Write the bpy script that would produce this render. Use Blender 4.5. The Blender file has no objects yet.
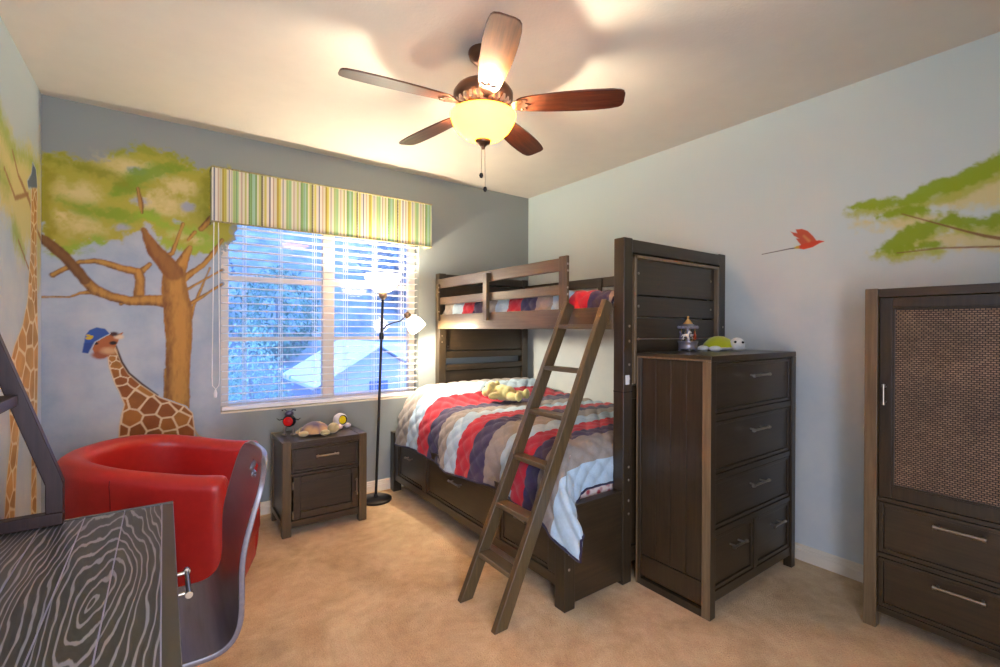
import bpy, bmesh, math, random
import numpy as np
from mathutils import Vector, Matrix, Euler
random.seed(7); np.random.seed(7)
C = bpy.context.scene.collection
PI = math.pi

# ------------------------------------------------------------------ materials
def lin(c):
    return tuple(((x/255.0)/12.92 if x/255.0 <= 0.04045 else ((x/255.0+0.055)/1.055)**2.4) for x in c)

def new_mat(name):
    m = bpy.data.materials.new(name); m.use_nodes = True
    nt = m.node_tree; nt.nodes.clear()
    out = nt.nodes.new('ShaderNodeOutputMaterial'); b = nt.nodes.new('ShaderNodeBsdfPrincipled')
    nt.links.new(b.outputs[0], out.inputs[0])
    return m, nt, b

def nnode(nt, typ, **kw):
    n = nt.nodes.new(typ)
    for k, v in kw.items():
        if k in n.inputs.keys() if isinstance(k, str) else False: n.inputs[k].default_value = v
        else: setattr(n, k, v)
    return n

def plain(name, rgb, rough=0.5, metal=0.0, spec=0.5, noise=0.0, nscale=40, bump=0.0, bscale=200, coat=0.0, sheen=0.0, emis=None, estr=0.0):
    m, nt, b = new_mat(name)
    col = lin(rgb)
    b.inputs['Roughness'].default_value = rough; b.inputs['Metallic'].default_value = metal
    b.inputs['Specular IOR Level'].default_value = spec; b.inputs['Coat Weight'].default_value = coat
    b.inputs['Coat Roughness'].default_value = 0.2
    b.inputs['Sheen Weight'].default_value = sheen
    tc = nt.nodes.new('ShaderNodeTexCoord')
    n = nt.nodes.new('ShaderNodeTexNoise'); n.inputs['Scale'].default_value = nscale; n.inputs['Detail'].default_value = 4
    nt.links.new(tc.outputs['Object'], n.inputs['Vector'])
    r = nt.nodes.new('ShaderNodeValToRGB')
    lo = tuple(max(0, x*(1-noise)) for x in col); hi = tuple(min(1, x*(1+noise)) for x in col)
    r.color_ramp.elements[0].color = lo+(1,); r.color_ramp.elements[1].color = hi+(1,)
    r.color_ramp.elements[0].position = 0.3; r.color_ramp.elements[1].position = 0.7
    nt.links.new(n.outputs['Fac'], r.inputs['Fac']); nt.links.new(r.outputs[0], b.inputs['Base Color'])
    if bump > 0:
        n2 = nt.nodes.new('ShaderNodeTexNoise'); n2.inputs['Scale'].default_value = bscale; n2.inputs['Detail'].default_value = 3
        nt.links.new(tc.outputs['Object'], n2.inputs['Vector'])
        bp = nt.nodes.new('ShaderNodeBump'); bp.inputs['Strength'].default_value = bump; bp.inputs['Distance'].default_value = 0.004
        nt.links.new(n2.outputs['Fac'], bp.inputs['Height']); nt.links.new(bp.outputs[0], b.inputs['Normal'])
    if emis:
        b.inputs['Emission Color'].default_value = lin(emis)+(1,); b.inputs['Emission Strength'].default_value = estr
    return m

def wood(name, rgb, rgb2, rough=0.38, axis=2, scale=1.0, spec=0.5, coat=0.25):
    """dark stained wood, fine grain running along the given axis"""
    m, nt, b = new_mat(name)
    tc = nt.nodes.new('ShaderNodeTexCoord'); mp = nt.nodes.new('ShaderNodeMapping')
    s = [26*scale]*3; s[axis] = 1.4*scale; mp.inputs['Scale'].default_value = s
    nt.links.new(tc.outputs['Object'], mp.inputs['Vector'])
    n = nt.nodes.new('ShaderNodeTexNoise'); n.inputs['Scale'].default_value = 3.0; n.inputs['Detail'].default_value = 6; n.inputs['Roughness'].default_value = 0.65
    nt.links.new(mp.outputs[0], n.inputs['Vector'])
    r = nt.nodes.new('ShaderNodeValToRGB'); r.color_ramp.elements[0].position = 0.35; r.color_ramp.elements[1].position = 0.7
    r.color_ramp.elements[0].color = lin(rgb)+(1,); r.color_ramp.elements[1].color = lin(rgb2)+(1,)
    nt.links.new(n.outputs['Fac'], r.inputs['Fac']); nt.links.new(r.outputs[0], b.inputs['Base Color'])
    bp = nt.nodes.new('ShaderNodeBump'); bp.inputs['Strength'].default_value = 0.12; bp.inputs['Distance'].default_value = 0.002
    nt.links.new(n.outputs['Fac'], bp.inputs['Height']); nt.links.new(bp.outputs[0], b.inputs['Normal'])
    b.inputs['Roughness'].default_value = rough; b.inputs['Specular IOR Level'].default_value = spec
    b.inputs['Coat Weight'].default_value = coat; b.inputs['Coat Roughness'].default_value = 0.3
    return m

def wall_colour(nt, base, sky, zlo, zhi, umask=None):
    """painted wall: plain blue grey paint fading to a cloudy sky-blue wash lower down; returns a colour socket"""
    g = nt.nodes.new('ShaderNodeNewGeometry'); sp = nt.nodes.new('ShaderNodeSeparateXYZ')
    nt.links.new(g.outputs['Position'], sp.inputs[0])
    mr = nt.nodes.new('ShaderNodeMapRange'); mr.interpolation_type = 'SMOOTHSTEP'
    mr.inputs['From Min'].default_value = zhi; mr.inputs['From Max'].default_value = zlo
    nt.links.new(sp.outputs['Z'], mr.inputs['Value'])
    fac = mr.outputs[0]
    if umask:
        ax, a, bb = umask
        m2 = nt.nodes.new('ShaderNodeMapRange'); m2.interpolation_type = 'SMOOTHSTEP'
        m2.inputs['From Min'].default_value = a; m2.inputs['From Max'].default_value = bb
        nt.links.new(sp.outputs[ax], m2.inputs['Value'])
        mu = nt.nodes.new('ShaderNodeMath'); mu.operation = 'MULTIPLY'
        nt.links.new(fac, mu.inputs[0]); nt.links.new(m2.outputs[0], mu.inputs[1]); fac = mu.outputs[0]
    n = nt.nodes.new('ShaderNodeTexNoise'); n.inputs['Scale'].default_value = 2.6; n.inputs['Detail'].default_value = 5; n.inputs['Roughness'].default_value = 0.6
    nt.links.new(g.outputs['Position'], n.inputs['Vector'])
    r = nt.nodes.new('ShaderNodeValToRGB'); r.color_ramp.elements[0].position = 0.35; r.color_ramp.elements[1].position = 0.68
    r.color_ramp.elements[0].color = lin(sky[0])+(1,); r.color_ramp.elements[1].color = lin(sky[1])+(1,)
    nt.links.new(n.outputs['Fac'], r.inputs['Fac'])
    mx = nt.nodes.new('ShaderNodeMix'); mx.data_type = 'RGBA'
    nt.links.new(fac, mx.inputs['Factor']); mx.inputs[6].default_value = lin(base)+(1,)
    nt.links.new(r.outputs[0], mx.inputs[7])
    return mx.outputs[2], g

def wall_mat(name, base, sky, zlo, zhi, umask=None, mural=False):
    m, nt, b = new_mat(name)
    col, g = wall_colour(nt, base, sky, zlo, zhi, umask)
    if mural:
        a = nt.nodes.new('ShaderNodeAttribute'); a.attribute_name = 'paint'
        mx = nt.nodes.new('ShaderNodeMix'); mx.data_type = 'RGBA'
        nt.links.new(a.outputs['Alpha'], mx.inputs['Factor']); nt.links.new(col, mx.inputs[6]); nt.links.new(a.outputs['Color'], mx.inputs[7])
        col = mx.outputs[2]
    nt.links.new(col, b.inputs['Base Color'])
    b.inputs['Roughness'].default_value = 0.62; b.inputs['Specular IOR Level'].default_value = 0.35
    n = nt.nodes.new('ShaderNodeTexNoise'); n.inputs['Scale'].default_value = 90; n.inputs['Detail'].default_value = 3
    nt.links.new(g.outputs['Position'], n.inputs['Vector'])
    bp = nt.nodes.new('ShaderNodeBump'); bp.inputs['Strength'].default_value = 0.12; bp.inputs['Distance'].default_value = 0.003
    nt.links.new(n.outputs['Fac'], bp.inputs['Height']); nt.links.new(bp.outputs[0], b.inputs['Normal'])
    return m

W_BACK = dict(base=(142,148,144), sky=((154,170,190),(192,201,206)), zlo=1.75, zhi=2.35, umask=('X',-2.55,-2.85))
W_LEFT = dict(base=(186,202,208), sky=((186,202,222),(214,222,228)), zlo=1.6, zhi=2.4)
W_RIGHT = dict(base=(198,212,208), sky=((196,203,202),(212,214,208)), zlo=1.3, zhi=2.2)

# ------------------------------------------------------------------ mesh builder
class MB:
    def __init__(self): self.bm = bmesh.new(); self.mi = 0
    def _f(self, vs):
        try:
            f = self.bm.faces.new(vs); f.material_index = self.mi; f.smooth = True; return f
        except ValueError: return None
    def box(self, x0, x1, y0, y1, z0, z1, M=None):
        co = [(x0,y0,z0),(x1,y0,z0),(x1,y1,z0),(x0,y1,z0),(x0,y0,z1),(x1,y0,z1),(x1,y1,z1),(x0,y1,z1)]
        if M: co = [M @ Vector(c) for c in co]
        v = [self.bm.verts.new(c) for c in co]
        for q in ((3,2,1,0),(4,5,6,7),(0,1,5,4),(1,2,6,5),(2,3,7,6),(3,0,4,7)): self._f([v[i] for i in q])
        return self
    def tube(self, pts, r, seg=10, cap=True):
        pts = [Vector(p) for p in pts]; n = len(pts)
        rr = r if isinstance(r, (list, tuple)) else [r]*n
        rings = []; up = None
        for i, p in enumerate(pts):
            t = (pts[min(i+1,n-1)] - pts[max(i-1,0)]).normalized()
            if up is None:
                up = Vector((0,0,1)) if abs(t.z) < 0.9 else Vector((1,0,0))
            a = t.cross(up).normalized(); up = a.cross(t).normalized()
            rings.append([self.bm.verts.new(p + (a*math.cos(2*PI*k/seg) + up*math.sin(2*PI*k/seg))*rr[i]) for k in range(seg)])
        for i in range(n-1):
            for k in range(seg):
                self._f([rings[i][k], rings[i+1][k], rings[i+1][(k+1)%seg], rings[i][(k+1)%seg]][::-1])
        if cap: self._f(rings[0]); self._f(rings[-1][::-1])
        return self
    def lathe(self, prof, M=None, seg=28, cap=False):
        M = M or Matrix()
        rings = []
        for r, z in prof:
            if r < 1e-6: rings.append([self.bm.verts.new(M @ Vector((0,0,z)))])
            else: rings.append([self.bm.verts.new(M @ Vector((r*math.cos(2*PI*k/seg), r*math.sin(2*PI*k/seg), z))) for k in range(seg)])
        for a, b in zip(rings, rings[1:]):
            for k in range(seg):
                k2 = (k+1) % seg
                if len(a) == 1 and len(b) == 1: continue
                if len(a) == 1: self._f([a[0], b[k], b[k2]][::-1])
                elif len(b) == 1: self._f([a[k], a[k2], b[0]])
                else: self._f([a[k], a[k2], b[k2], b[k]])
        if cap:
            if len(rings[0]) > 1: self._f(rings[0][::-1])
            if len(rings[-1]) > 1: self._f(rings[-1])
        return self
    def prism(self, poly, d0, d1, axis='z', M=None):
        def P(a, b, d):
            v = Vector((a,b,d)) if axis == 'z' else (Vector((a,d,b)) if axis == 'y' else Vector((d,a,b)))
            return M @ v if M else v
        lo = [self.bm.verts.new(P(a,b,d0)) for a,b in poly]; hi = [self.bm.verts.new(P(a,b,d1)) for a,b in poly]
        n = len(poly)
        self._f(lo[::-1]); self._f(hi)
        for i in range(n): self._f([lo[i], lo[(i+1)%n], hi[(i+1)%n], hi[i]])
        return self
    def ell(self, c, r, rot=None, seg=16, rings=10, zmin=None):
        M = Matrix.Translation(Vector(c)) @ ((rot.to_matrix().to_4x4()) if rot else Matrix())
        S = Matrix.Diagonal((r[0], r[1], r[2], 1))
        prof = []
        for i in range(rings+1):
            a = -PI/2 + PI*i/rings
            z = math.sin(a)
            if zmin is not None and z < zmin: z = zmin
            prof.append((max(0.0, math.cos(a)) if 0 < i < rings else 0.0, z))
        return self.lathe(prof, M @ S, seg)
    def grid(self, pts, skip=None, mats=None):
        """pts: array [n][m][3]"""
        n = len(pts); m = len(pts[0])
        V = [[self.bm.verts.new(tuple(map(float, pts[i][j]))) for j in range(m)] for i in range(n)]
        for i in range(n-1):
            for j in range(m-1):
                if skip and skip(i, j): continue
                f = self._f([V[i][j], V[i+1][j], V[i+1][j+1], V[i][j+1]])
                if f and mats: f.material_index = mats(i, j)
        return self
    def build(self, name, mats, parent=None, origin=None, bevel=0.0, bseg=2, sharp=40, fixn=True, label=None):
        bm = self.bm
        if fixn: bmesh.ops.recalc_face_normals(bm, faces=bm.faces)
        off = Vector((0,0,0))
        if parent is not None: off = wloc(parent)
        elif origin is not None: off = Vector(origin)
        if parent is not None and origin is None:
            loc = Vector((0,0,0))
        else: loc = off
        bmesh.ops.translate(bm, verts=bm.verts, vec=-off)
        me = bpy.data.meshes.new(name); bm.to_mesh(me); bm.free()
        for m in (mats if isinstance(mats, (list, tuple)) else [mats]): me.materials.append(m)
        if sharp: me.set_sharp_from_angle(angle=math.radians(sharp))
        o = bpy.data.objects.new(name, me); C.objects.link(o)
        if parent is not None: o.parent = parent
        else: o.location = off
        if bevel > 0:
            b = o.modifiers.new('bevel', 'BEVEL'); b.width = bevel; b.segments = bseg; b.limit_method = 'ANGLE'; b.angle_limit = math.radians(50)
            b.harden_normals = True
        if label: o['label'] = label
        return o

def wloc(o):
    v = Vector(o.location)
    while o.parent: o = o.parent; v += Vector(o.location)
    return v

def thing(name, label, cat, loc, group=None):
    o = bpy.data.objects.new(name, None); C.objects.link(o); o.location = loc; o.empty_display_size = 0.05
    return tag(o, label, cat, group)
def tag(o, label, cat, group=None):
    o['label'] = label; o['category'] = cat
    if group: o['group'] = group
    return o
def struct(o): o['kind'] = 'structure'; return o
def copy_tree(o, parent=None):
    c = o.copy(); C.objects.link(c)
    if parent: c.parent = parent
    for ch in list(o.children): copy_tree(ch, c)
    return c
def bar(m, a, b, w, h, up=Vector((0,0,1))):
    """rectangular bar from a to b into MB m; w = width across, h = thickness along up"""
    a, b = Vector(a), Vector(b); t = (b-a); L = t.length; t.normalize()
    s = t.cross(up).normalized(); u = s.cross(t).normalized()
    M = Matrix(((t.x,s.x,u.x,a.x),(t.y,s.y,u.y,a.y),(t.z,s.z,u.z,a.z),(0,0,0,1)))
    return m.box(0, L, -w/2, w/2, -h/2, h/2, M)
def smooth(a, b, x):
    t = np.clip((x-a)/(b-a), 0, 1); return t*t*(3-2*t)
def vnoise(x, y, s, seed=0):
    """value noise on arrays"""
    rs = np.random.RandomState(seed); T = rs.rand(64, 64)
    X = x*s; Y = y*s; xi = np.floor(X).astype(int); yi = np.floor(Y).astype(int)
    fx = X-xi; fy = Y-yi; fx = fx*fx*(3-2*fx); fy = fy*fy*(3-2*fy)
    g = lambda a, b: T[a % 64, b % 64]
    return (g(xi,yi)*(1-fx)+g(xi+1,yi)*fx)*(1-fy) + (g(xi,yi+1)*(1-fx)+g(xi+1,yi+1)*fx)*fy
def fbm(x, y, s, seed=0): return 0.5*vnoise(x,y,s,seed)+0.3*vnoise(x,y,s*2.1,seed+1)+0.2*vnoise(x,y,s*4.3,seed+2)

WD = wood('espresso_wood', (43,33,20), (61,47,29), rough=0.36)
WDH = wood('espresso_wood_across', (43,33,20), (61,47,29), rough=0.36, axis=0)
WDL = wood('espresso_wood_lengthwise', (48,37,23), (67,52,32), rough=0.36, axis=1)
WPOST = wood('bronzed_post_wood', (76,60,37), (97,79,50), rough=0.34)
WPL = wood('bronzed_post_wood_lengthwise', (84,68,46), (106,88,62), rough=0.36, axis=1)
WEDGE = wood('bronze_lit_edge_wood', (100,80,56), (128,105,76), rough=0.34)  # bronze tone that includes light falling on post faces and edges
PEWTER = plain('brushed_pewter', (176,166,152), rough=0.3, metal=1.0)
BRONZE = plain('brushed_bronze', (120,86,66), rough=0.36, metal=0.85)
STEELD = plain('dark_metal', (52,48,46), rough=0.35, metal=0.8)
WHITE_P = plain('white_plastic', (226,226,226), rough=0.42)
TRIM = plain('cream_trim_paint', (226,214,192), rough=0.4)
CEIL = plain('ceiling_paint', (219,212,197), rough=0.85, bump=0.25, bscale=60, noise=0.02, nscale=8)
RED = plain('red_leather', (172,34,28), rough=0.36, spec=0.5, noise=0.07, nscale=30, bump=0.12, bscale=260)
LAMP_W, READ_W, FAN_W, BOWL_E, WORLD_E, EXPO, FILL_W, SHADE_E = 18, 28, 165, .7, 2.1, 1.54, 19, 4.6
TUBX, TUBY, TUBA = -3.05, -.96, -19
MURAL = {"T_MASS":[[-3.646,2.386],[-3.553,2.372],[-3.442,2.342],[-3.336,2.383],[-3.288,2.443],[-3.18,2.499],[-3.051,2.503],[-2.915,2.453],[-2.818,2.426],[-2.682,2.468],[-2.669,1.967],[-2.729,1.919],[-2.829,1.867],[-2.886,1.841],[-2.942,1.856],[-2.996,1.877],[-3.045,1.891],[-3.076,1.946],[-3.139,1.997],[-3.179,1.972],[-3.239,1.933],[-3.268,1.88],[-3.326,1.88],[-3.382,1.885],[-3.419,1.851],[-3.487,1.826],[-3.509,1.776],[-3.544,1.755],[-3.574,1.799],[-3.613,1.842],[-3.646,1.867]],"T_CREAM":[[-3.483,2.149,0.1438],[-3.465,1.972,0.1323],[-3.254,2.357,0.1382],[-3.129,2.357,0.103],[-2.959,2.292,0.1197],[-3.034,2.154,0.1311],[-3.128,2.133,0.0901],[-3.544,2.014,0.071],[-2.886,1.956,0.0944],[-2.98,1.984,0.0662]],"T_HOLE":[[-2.931,2.157,0.0468],[-3.184,2.149,0.0509],[-3.278,1.978,0.0437],[-3.195,2.344,0.0445],[-2.991,2.049,0.033]],"T_BANDS":[[[-3.544,2.103,0.0532],[-3.442,2.059,0.0786],[-3.326,2.04,0.0867],[-3.128,2.081,0.0644]],[[-3.302,2.174,0.0498],[-3.229,2.274,0.0884],[-3.077,2.387,0.0845],[-2.903,2.402,0.0538]],[[-3.621,2.345,0.0466],[-3.465,2.308,0.0481],[-3.317,2.301,0.0434],[-3.254,2.263,0.0314]],[[-3.317,2.424,0.031],[-3.154,2.486,0.0448],[-2.997,2.469,0.033],[-2.881,2.427,0.027]],[[-3.189,2.079,0.0382],[-3.034,2.017,0.0656],[-2.829,1.976,0.0545]],[[-3.617,2.265,0.0583],[-3.621,2.061,0.0582],[-3.596,1.861,0.0585]],[[-3.553,1.784,0.0354],[-3.491,1.831,0.0419],[-3.382,1.885,0.0428]],[[-3.05,1.91,0.0327],[-2.925,1.871,0.0468],[-2.777,1.92,0.055]],[[-2.829,2.356,0.0613],[-2.823,2.072,0.0546]]],"T_BRANCH":[[[-2.984,0.795,0.1389],[-2.979,1.072,0.1325],[-2.974,1.271,0.1459],[-2.979,1.469,0.159],[-2.996,1.6,0.1453],[-3.007,1.718,0.112],[-3.06,1.792,0.0978],[-3.107,1.852,0.084],[-3.144,1.932,0.0513],[-3.159,1.975,0.032]],[[-2.996,1.633,0.0924],[-2.969,1.747,0.0796],[-2.936,1.837,0.0534],[-2.914,1.892,0.0268]],[[-3.06,1.805,0.0326],[-3.012,1.842,0.0263],[-2.991,1.91,0.0198],[-2.953,2.041,0.02]],[[-2.98,1.641,0.0464],[-2.914,1.712,0.0402],[-2.84,1.778,0.034],[-2.776,1.872,0.0275],[-2.729,1.96,0.0208]],[[-2.952,1.589,0.02],[-2.857,1.662,0.0163],[-2.729,1.753,0.0139]],[[-2.947,1.49,0.0267],[-2.857,1.553,0.0203],[-2.729,1.656,0.0139]],[[-2.924,1.35,0.0268],[-2.891,1.505,0.0162],[-2.8,1.761,0.011]],[[-3.023,1.52,0.092],[-3.128,1.529,0.0644],[-3.229,1.519,0.0568],[-3.316,1.54,0.0558],[-3.396,1.58,0.061],[-3.442,1.637,0.0544],[-3.487,1.706,0.0539],[-3.531,1.768,0.0534],[-3.596,1.838,0.0527],[-3.646,1.878,0.0463]],[[-3.184,1.54,0.0573],[-3.179,1.654,0.051],[-3.189,1.705,0.0509],[-3.278,1.723,0.0437],[-3.35,1.748,0.037],[-3.396,1.756,0.0305],[-3.465,1.744,0.0241],[-3.509,1.716,0.0298],[-3.583,1.658,0.0293]],[[-3.189,1.692,0.0382],[-3.128,1.76,0.0258]],[[-3.396,1.567,0.0305],[-3.464,1.558,0.018],[-3.5,1.538,0.0119]],[[-3.646,1.526,0.0093],[-3.509,1.532,0.0095]],[[-3.248,1.525,0.0314],[-3.273,1.499,0.025]],[[-3.189,2.237,0.0127],[-3.174,2.132,0.0319],[-3.169,2.082,0.0102]],[[-2.852,2.021,0.0339],[-2.789,2.104,0.0412]],[[-2.925,1.938,0.0201],[-2.886,1.996,0.0202]],[[-3.038,1.075,0.0327],[-3.038,0.866,0.0393]]],"G_BODY":[[-3.34,1.194],[-3.332,1.108],[-3.306,1.007],[-3.284,0.95],[-3.258,0.869],[-3.272,0.805],[-3.282,0.737],[-3.287,0.619],[-3.267,0.46],[-3.237,0.265],[-2.923,0.199],[-2.889,0.394],[-2.884,0.663],[-2.896,0.779],[-2.94,0.83],[-3.017,0.87],[-3.075,0.901],[-3.168,0.985],[-3.233,1.059],[-3.268,1.13],[-3.289,1.199],[-3.302,1.243]],"G_HEAD":[[-3.4,1.196],[-3.387,1.165],[-3.354,1.164],[-3.332,1.176],[-3.311,1.2],[-3.292,1.255],[-3.282,1.28],[-3.263,1.32],[-3.287,1.311],[-3.306,1.293],[-3.311,1.314],[-3.326,1.318],[-3.344,1.305],[-3.403,1.263],[-3.407,1.22]],"G_CAP":[[-3.453,1.201],[-3.446,1.255],[-3.44,1.304],[-3.422,1.336],[-3.387,1.353],[-3.349,1.343],[-3.328,1.314],[-3.361,1.29],[-3.399,1.263],[-3.412,1.233],[-3.428,1.195]],"G_MANE":[[-3.297,1.237,0.0087],[-3.268,1.136,0.0113],[-3.233,1.065,0.0113],[-3.168,0.992,0.0115],[-3.086,0.915,0.0065]],"G_TAIL":[[-2.895,0.678,0.0135],[-2.867,0.621,0.0135],[-2.821,0.594,0.0109],[-2.798,0.588,0.0164],[-2.757,0.575,0.0152]],"G_MARK":[[-3.423,1.293,0.0243],[-3.311,1.256,0.0124],[-3.382,1.183,0.0153],[-3.282,1.293,0.015],[-3.306,1.311,0.0149],[-3.394,1.254,0.0098]],"L_BODY":[[-0.257,2.106],[-0.11,2.142],[-0.122,1.782],[-0.109,1.504],[-0.083,1.279],[-0.095,1.054],[-0.12,0.665],[-0.132,0.053],[-0.276,0.111],[-0.254,0.693],[-0.301,0.941],[-0.41,0.991],[-0.491,0.892],[-0.569,0.615],[-0.624,0.252],[-0.825,0.333],[-0.745,0.662],[-0.677,0.829],[-0.712,1.019],[-0.712,1.156],[-0.606,1.267],[-0.452,1.362],[-0.346,1.493],[-0.279,1.761]],"L_CAP":[[-0.221,2.239],[-0.148,2.221],[-0.11,2.131],[-0.325,2.084],[-0.347,2.11],[-0.257,2.165]],"L_MASS":[[-0.958,2.309],[-0.746,2.26],[-0.607,2.214],[-0.453,2.228],[-0.28,2.296],[-0.005,2.318],[-0.004,1.729],[-0.109,1.504],[-0.256,1.818],[-0.492,1.673],[-0.643,1.829],[-0.871,1.874],[-0.958,1.959]],"L_BANDS":[[[-0.93,2.3,0.0496],[-0.779,2.226,0.0744],[-0.625,2.175,0.0434]],[[-0.929,2.008,0.0558],[-0.712,1.999,0.0558]],[[-0.607,1.821,0.0558],[-0.411,1.713,0.0434]],[[-0.607,2.19,0.031],[-0.411,2.22,0.0434],[-0.085,2.25,0.031]]],"L_BRANCH":[[[-0.643,2.179,0.0093],[-0.532,2.092,0.0136],[-0.302,2.021,0.0186],[-0.209,1.944,0.0186]],[[-0.778,2.058,0.0093],[-0.589,1.967,0.0149],[-0.325,2.048,0.0124]],[[-0.532,1.776,0.0093],[-0.302,1.653,0.0124]],[[-0.136,2.08,0.0124],[-0.11,1.896,0.0155],[-0.004,1.856,0.0186]]],"R_A":[[[-2.785,2.024,0.0156],[-2.857,2.031,0.0364],[-2.943,2.013,0.0364],[-3.024,2.01,0.0468],[-3.101,2.028,0.0572],[-3.174,2.05,0.0624],[-3.243,2.075,0.0624],[-3.309,2.094,0.0676],[-3.369,2.118,0.0728],[-3.53,2.177,0.078]]],"R_B":[[[-2.905,1.941,0.0104],[-2.964,1.961,0.0364],[-3.052,1.964,0.0364],[-3.12,1.94,0.0208],[-3.234,1.912,0.0104]]],"R_C":[[[-2.889,1.774,0.0156],[-2.965,1.79,0.0468],[-3.045,1.829,0.0676],[-3.121,1.862,0.0572],[-3.192,1.887,0.0416],[-3.261,1.86,0.0416],[-3.37,1.854,0.0468],[-3.531,1.844,0.0468]],[[-2.986,1.762,0.0312],[-3.15,1.774,0.0312]]],"R_WASH":[[[-2.799,2.005],[-2.943,1.997],[-3.101,2.003],[-3.243,2.047],[-3.369,2.082],[-3.53,2.122],[-3.531,1.891],[-3.37,1.921],[-3.227,1.923],[-3.063,1.967]],[[-2.818,1.931],[-2.944,1.939],[-3.064,1.957],[-3.227,1.909],[-3.248,1.872],[-3.121,1.857],[-3.037,1.82],[-3.005,1.877]],[[-2.872,1.761],[-3.006,1.8],[-3.121,1.847],[-3.261,1.851],[-3.37,1.84],[-3.531,1.819],[-3.532,1.701],[-3.371,1.724],[-3.193,1.739],[-3.045,1.733]]],"R_BRANCH":[[[-3.013,1.947,0.0052],[-3.139,1.878,0.0073],[-3.244,1.821,0.0094],[-3.311,1.787,0.0135],[-3.37,1.764,0.0156],[-3.532,1.718,0.0208]],[[-2.994,1.75,0.0052],[-3.158,1.753,0.0073],[-3.371,1.731,0.0094],[-3.532,1.71,0.0156]]],"BIRD":[[-2.526,1.844,0.013],[-2.564,1.844,0.0338],[-2.605,1.85,0.0338],[-2.641,1.86,0.0187],[-2.666,1.859,0.0042]],"BIRD_TAIL":[[-2.532,1.842,0.0094],[-2.482,1.841,0.0062],[-2.326,1.828,0.0042]],"BIRD_WING":[[-2.553,1.849],[-2.52,1.898],[-2.542,1.892],[-2.509,1.915],[-2.489,1.945],[-2.526,1.93],[-2.518,1.953],[-2.552,1.949],[-2.584,1.929],[-2.61,1.899],[-2.631,1.866],[-2.605,1.847]],"BIRD_STRIPE":[[-2.563,1.906,0.0104],[-2.59,1.873,0.0135]]}
# ------------------------------------------------------------------ the room
XL, XR, YB, YF, H = -3.633, 0.0, 0.0, -4.35, 2.70
WX0, WX1, WZ0, WZ1, RD = -2.735, -1.235, 0.755, 2.20, 0.15      # window opening and reveal depth

def carpet_mat():
    m, nt, b = new_mat('beige_carpet')
    tc = nt.nodes.new('ShaderNodeTexCoord')
    n1 = nt.nodes.new('ShaderNodeTexNoise'); n1.inputs['Scale'].default_value = 2.2; n1.inputs['Detail'].default_value = 6; n1.inputs['Roughness'].default_value = 0.7; n1.inputs['Distortion'].default_value = 0.6
    n2 = nt.nodes.new('ShaderNodeTexNoise'); n2.inputs['Scale'].default_value = 150; n2.inputs['Detail'].default_value = 3
    n3 = nt.nodes.new('ShaderNodeTexNoise'); n3.inputs['Scale'].default_value = 14; n3.inputs['Detail'].default_value = 5
    for n in (n1, n2, n3): nt.links.new(tc.outputs['Object'], n.inputs['Vector'])
    r = nt.nodes.new('ShaderNodeValToRGB'); r.color_ramp.elements[0].position = 0.32; r.color_ramp.elements[1].position = 0.68
    r.color_ramp.elements[0].color = lin((186,152,110))+(1,); r.color_ramp.elements[1].color = lin((226,196,152))+(1,)
    nt.links.new(n1.outputs['Fac'], r.inputs['Fac'])
    mx = nt.nodes.new('ShaderNodeMix'); mx.data_type = 'RGBA'; mx.blend_type = 'OVERLAY'; mx.inputs['Factor'].default_value = 0.35
    nt.links.new(r.outputs[0], mx.inputs[6]); nt.links.new(n2.outputs['Fac'], mx.inputs[7])
    mx2 = nt.nodes.new('ShaderNodeMix'); mx2.data_type = 'RGBA'; mx2.blend_type = 'OVERLAY'; mx2.inputs['Factor'].default_value = 0.3
    nt.links.new(mx.outputs[2], mx2.inputs[6]); nt.links.new(n3.outputs['Fac'], mx2.inputs[7])
    nt.links.new(mx2.outputs[2], b.inputs['Base Color'])
    b.inputs['Roughness'].default_value = 0.95; b.inputs['Specular IOR Level'].default_value = 0.1; b.inputs['Sheen Weight'].default_value = 0.15
    bp = nt.nodes.new('ShaderNodeBump'); bp.inputs['Strength'].default_value = 0.6; bp.inputs['Distance'].default_value = 0.01
    ad = nt.nodes.new('ShaderNodeMath'); ad.operation = 'ADD'
    nt.links.new(n2.outputs['Fac'], ad.inputs[0]); nt.links.new(n3.outputs['Fac'], ad.inputs[1])
    nt.links.new(ad.outputs[0], bp.inputs['Height']); nt.links.new(bp.outputs[0], b.inputs['Normal'])
    return m

struct(MB().box(XL-.12, XR+.12, YF-1.6, YB+.16, -0.12, 0).build('floor', carpet_mat(), origin=(0,0,0)))
struct(MB().box(XL-.12, XR+.12, YF-.12, YB+.16, H, H+.12).build('ceiling', CEIL, origin=(0,0,0)))
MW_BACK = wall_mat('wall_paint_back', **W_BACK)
MW_LEFT = wall_mat('wall_paint_left', **W_LEFT)
MW_RIGHT = wall_mat('wall_paint_right', **W_RIGHT)
m = MB()
t = 0.16
m.box(XL-.12, WX0, 0, t, 0, H).box(WX1, XR+.12, 0, t, 0, H).box(WX0, WX1, 0, t, 0, WZ0).box(WX0, WX1, 0, t, WZ1, H)
struct(m.build('wall_back', MW_BACK, origin=(0,0,0)))
struct(MB().box(XL-.12, XL, YF, 0, 0, H).build('wall_left', MW_LEFT, origin=(0,0,0)))
struct(MB().box(XR, XR+.12, YF, 0, 0, H).build('wall_right', MW_RIGHT, origin=(0,0,0)))
DX0, DX1, DH = -3.50, -2.42, 2.15      # unseen rear doorway, added to let the fill light in
m = MB(); m.box(XL-.12, DX0, YF-.12, YF, 0, H).box(DX1, XR+.12, YF-.12, YF, 0, H).box(DX0, DX1, YF-.12, YF, DH, H)
struct(m.build('wall_rear', MW_RIGHT, origin=(0,0,0)))
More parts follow.
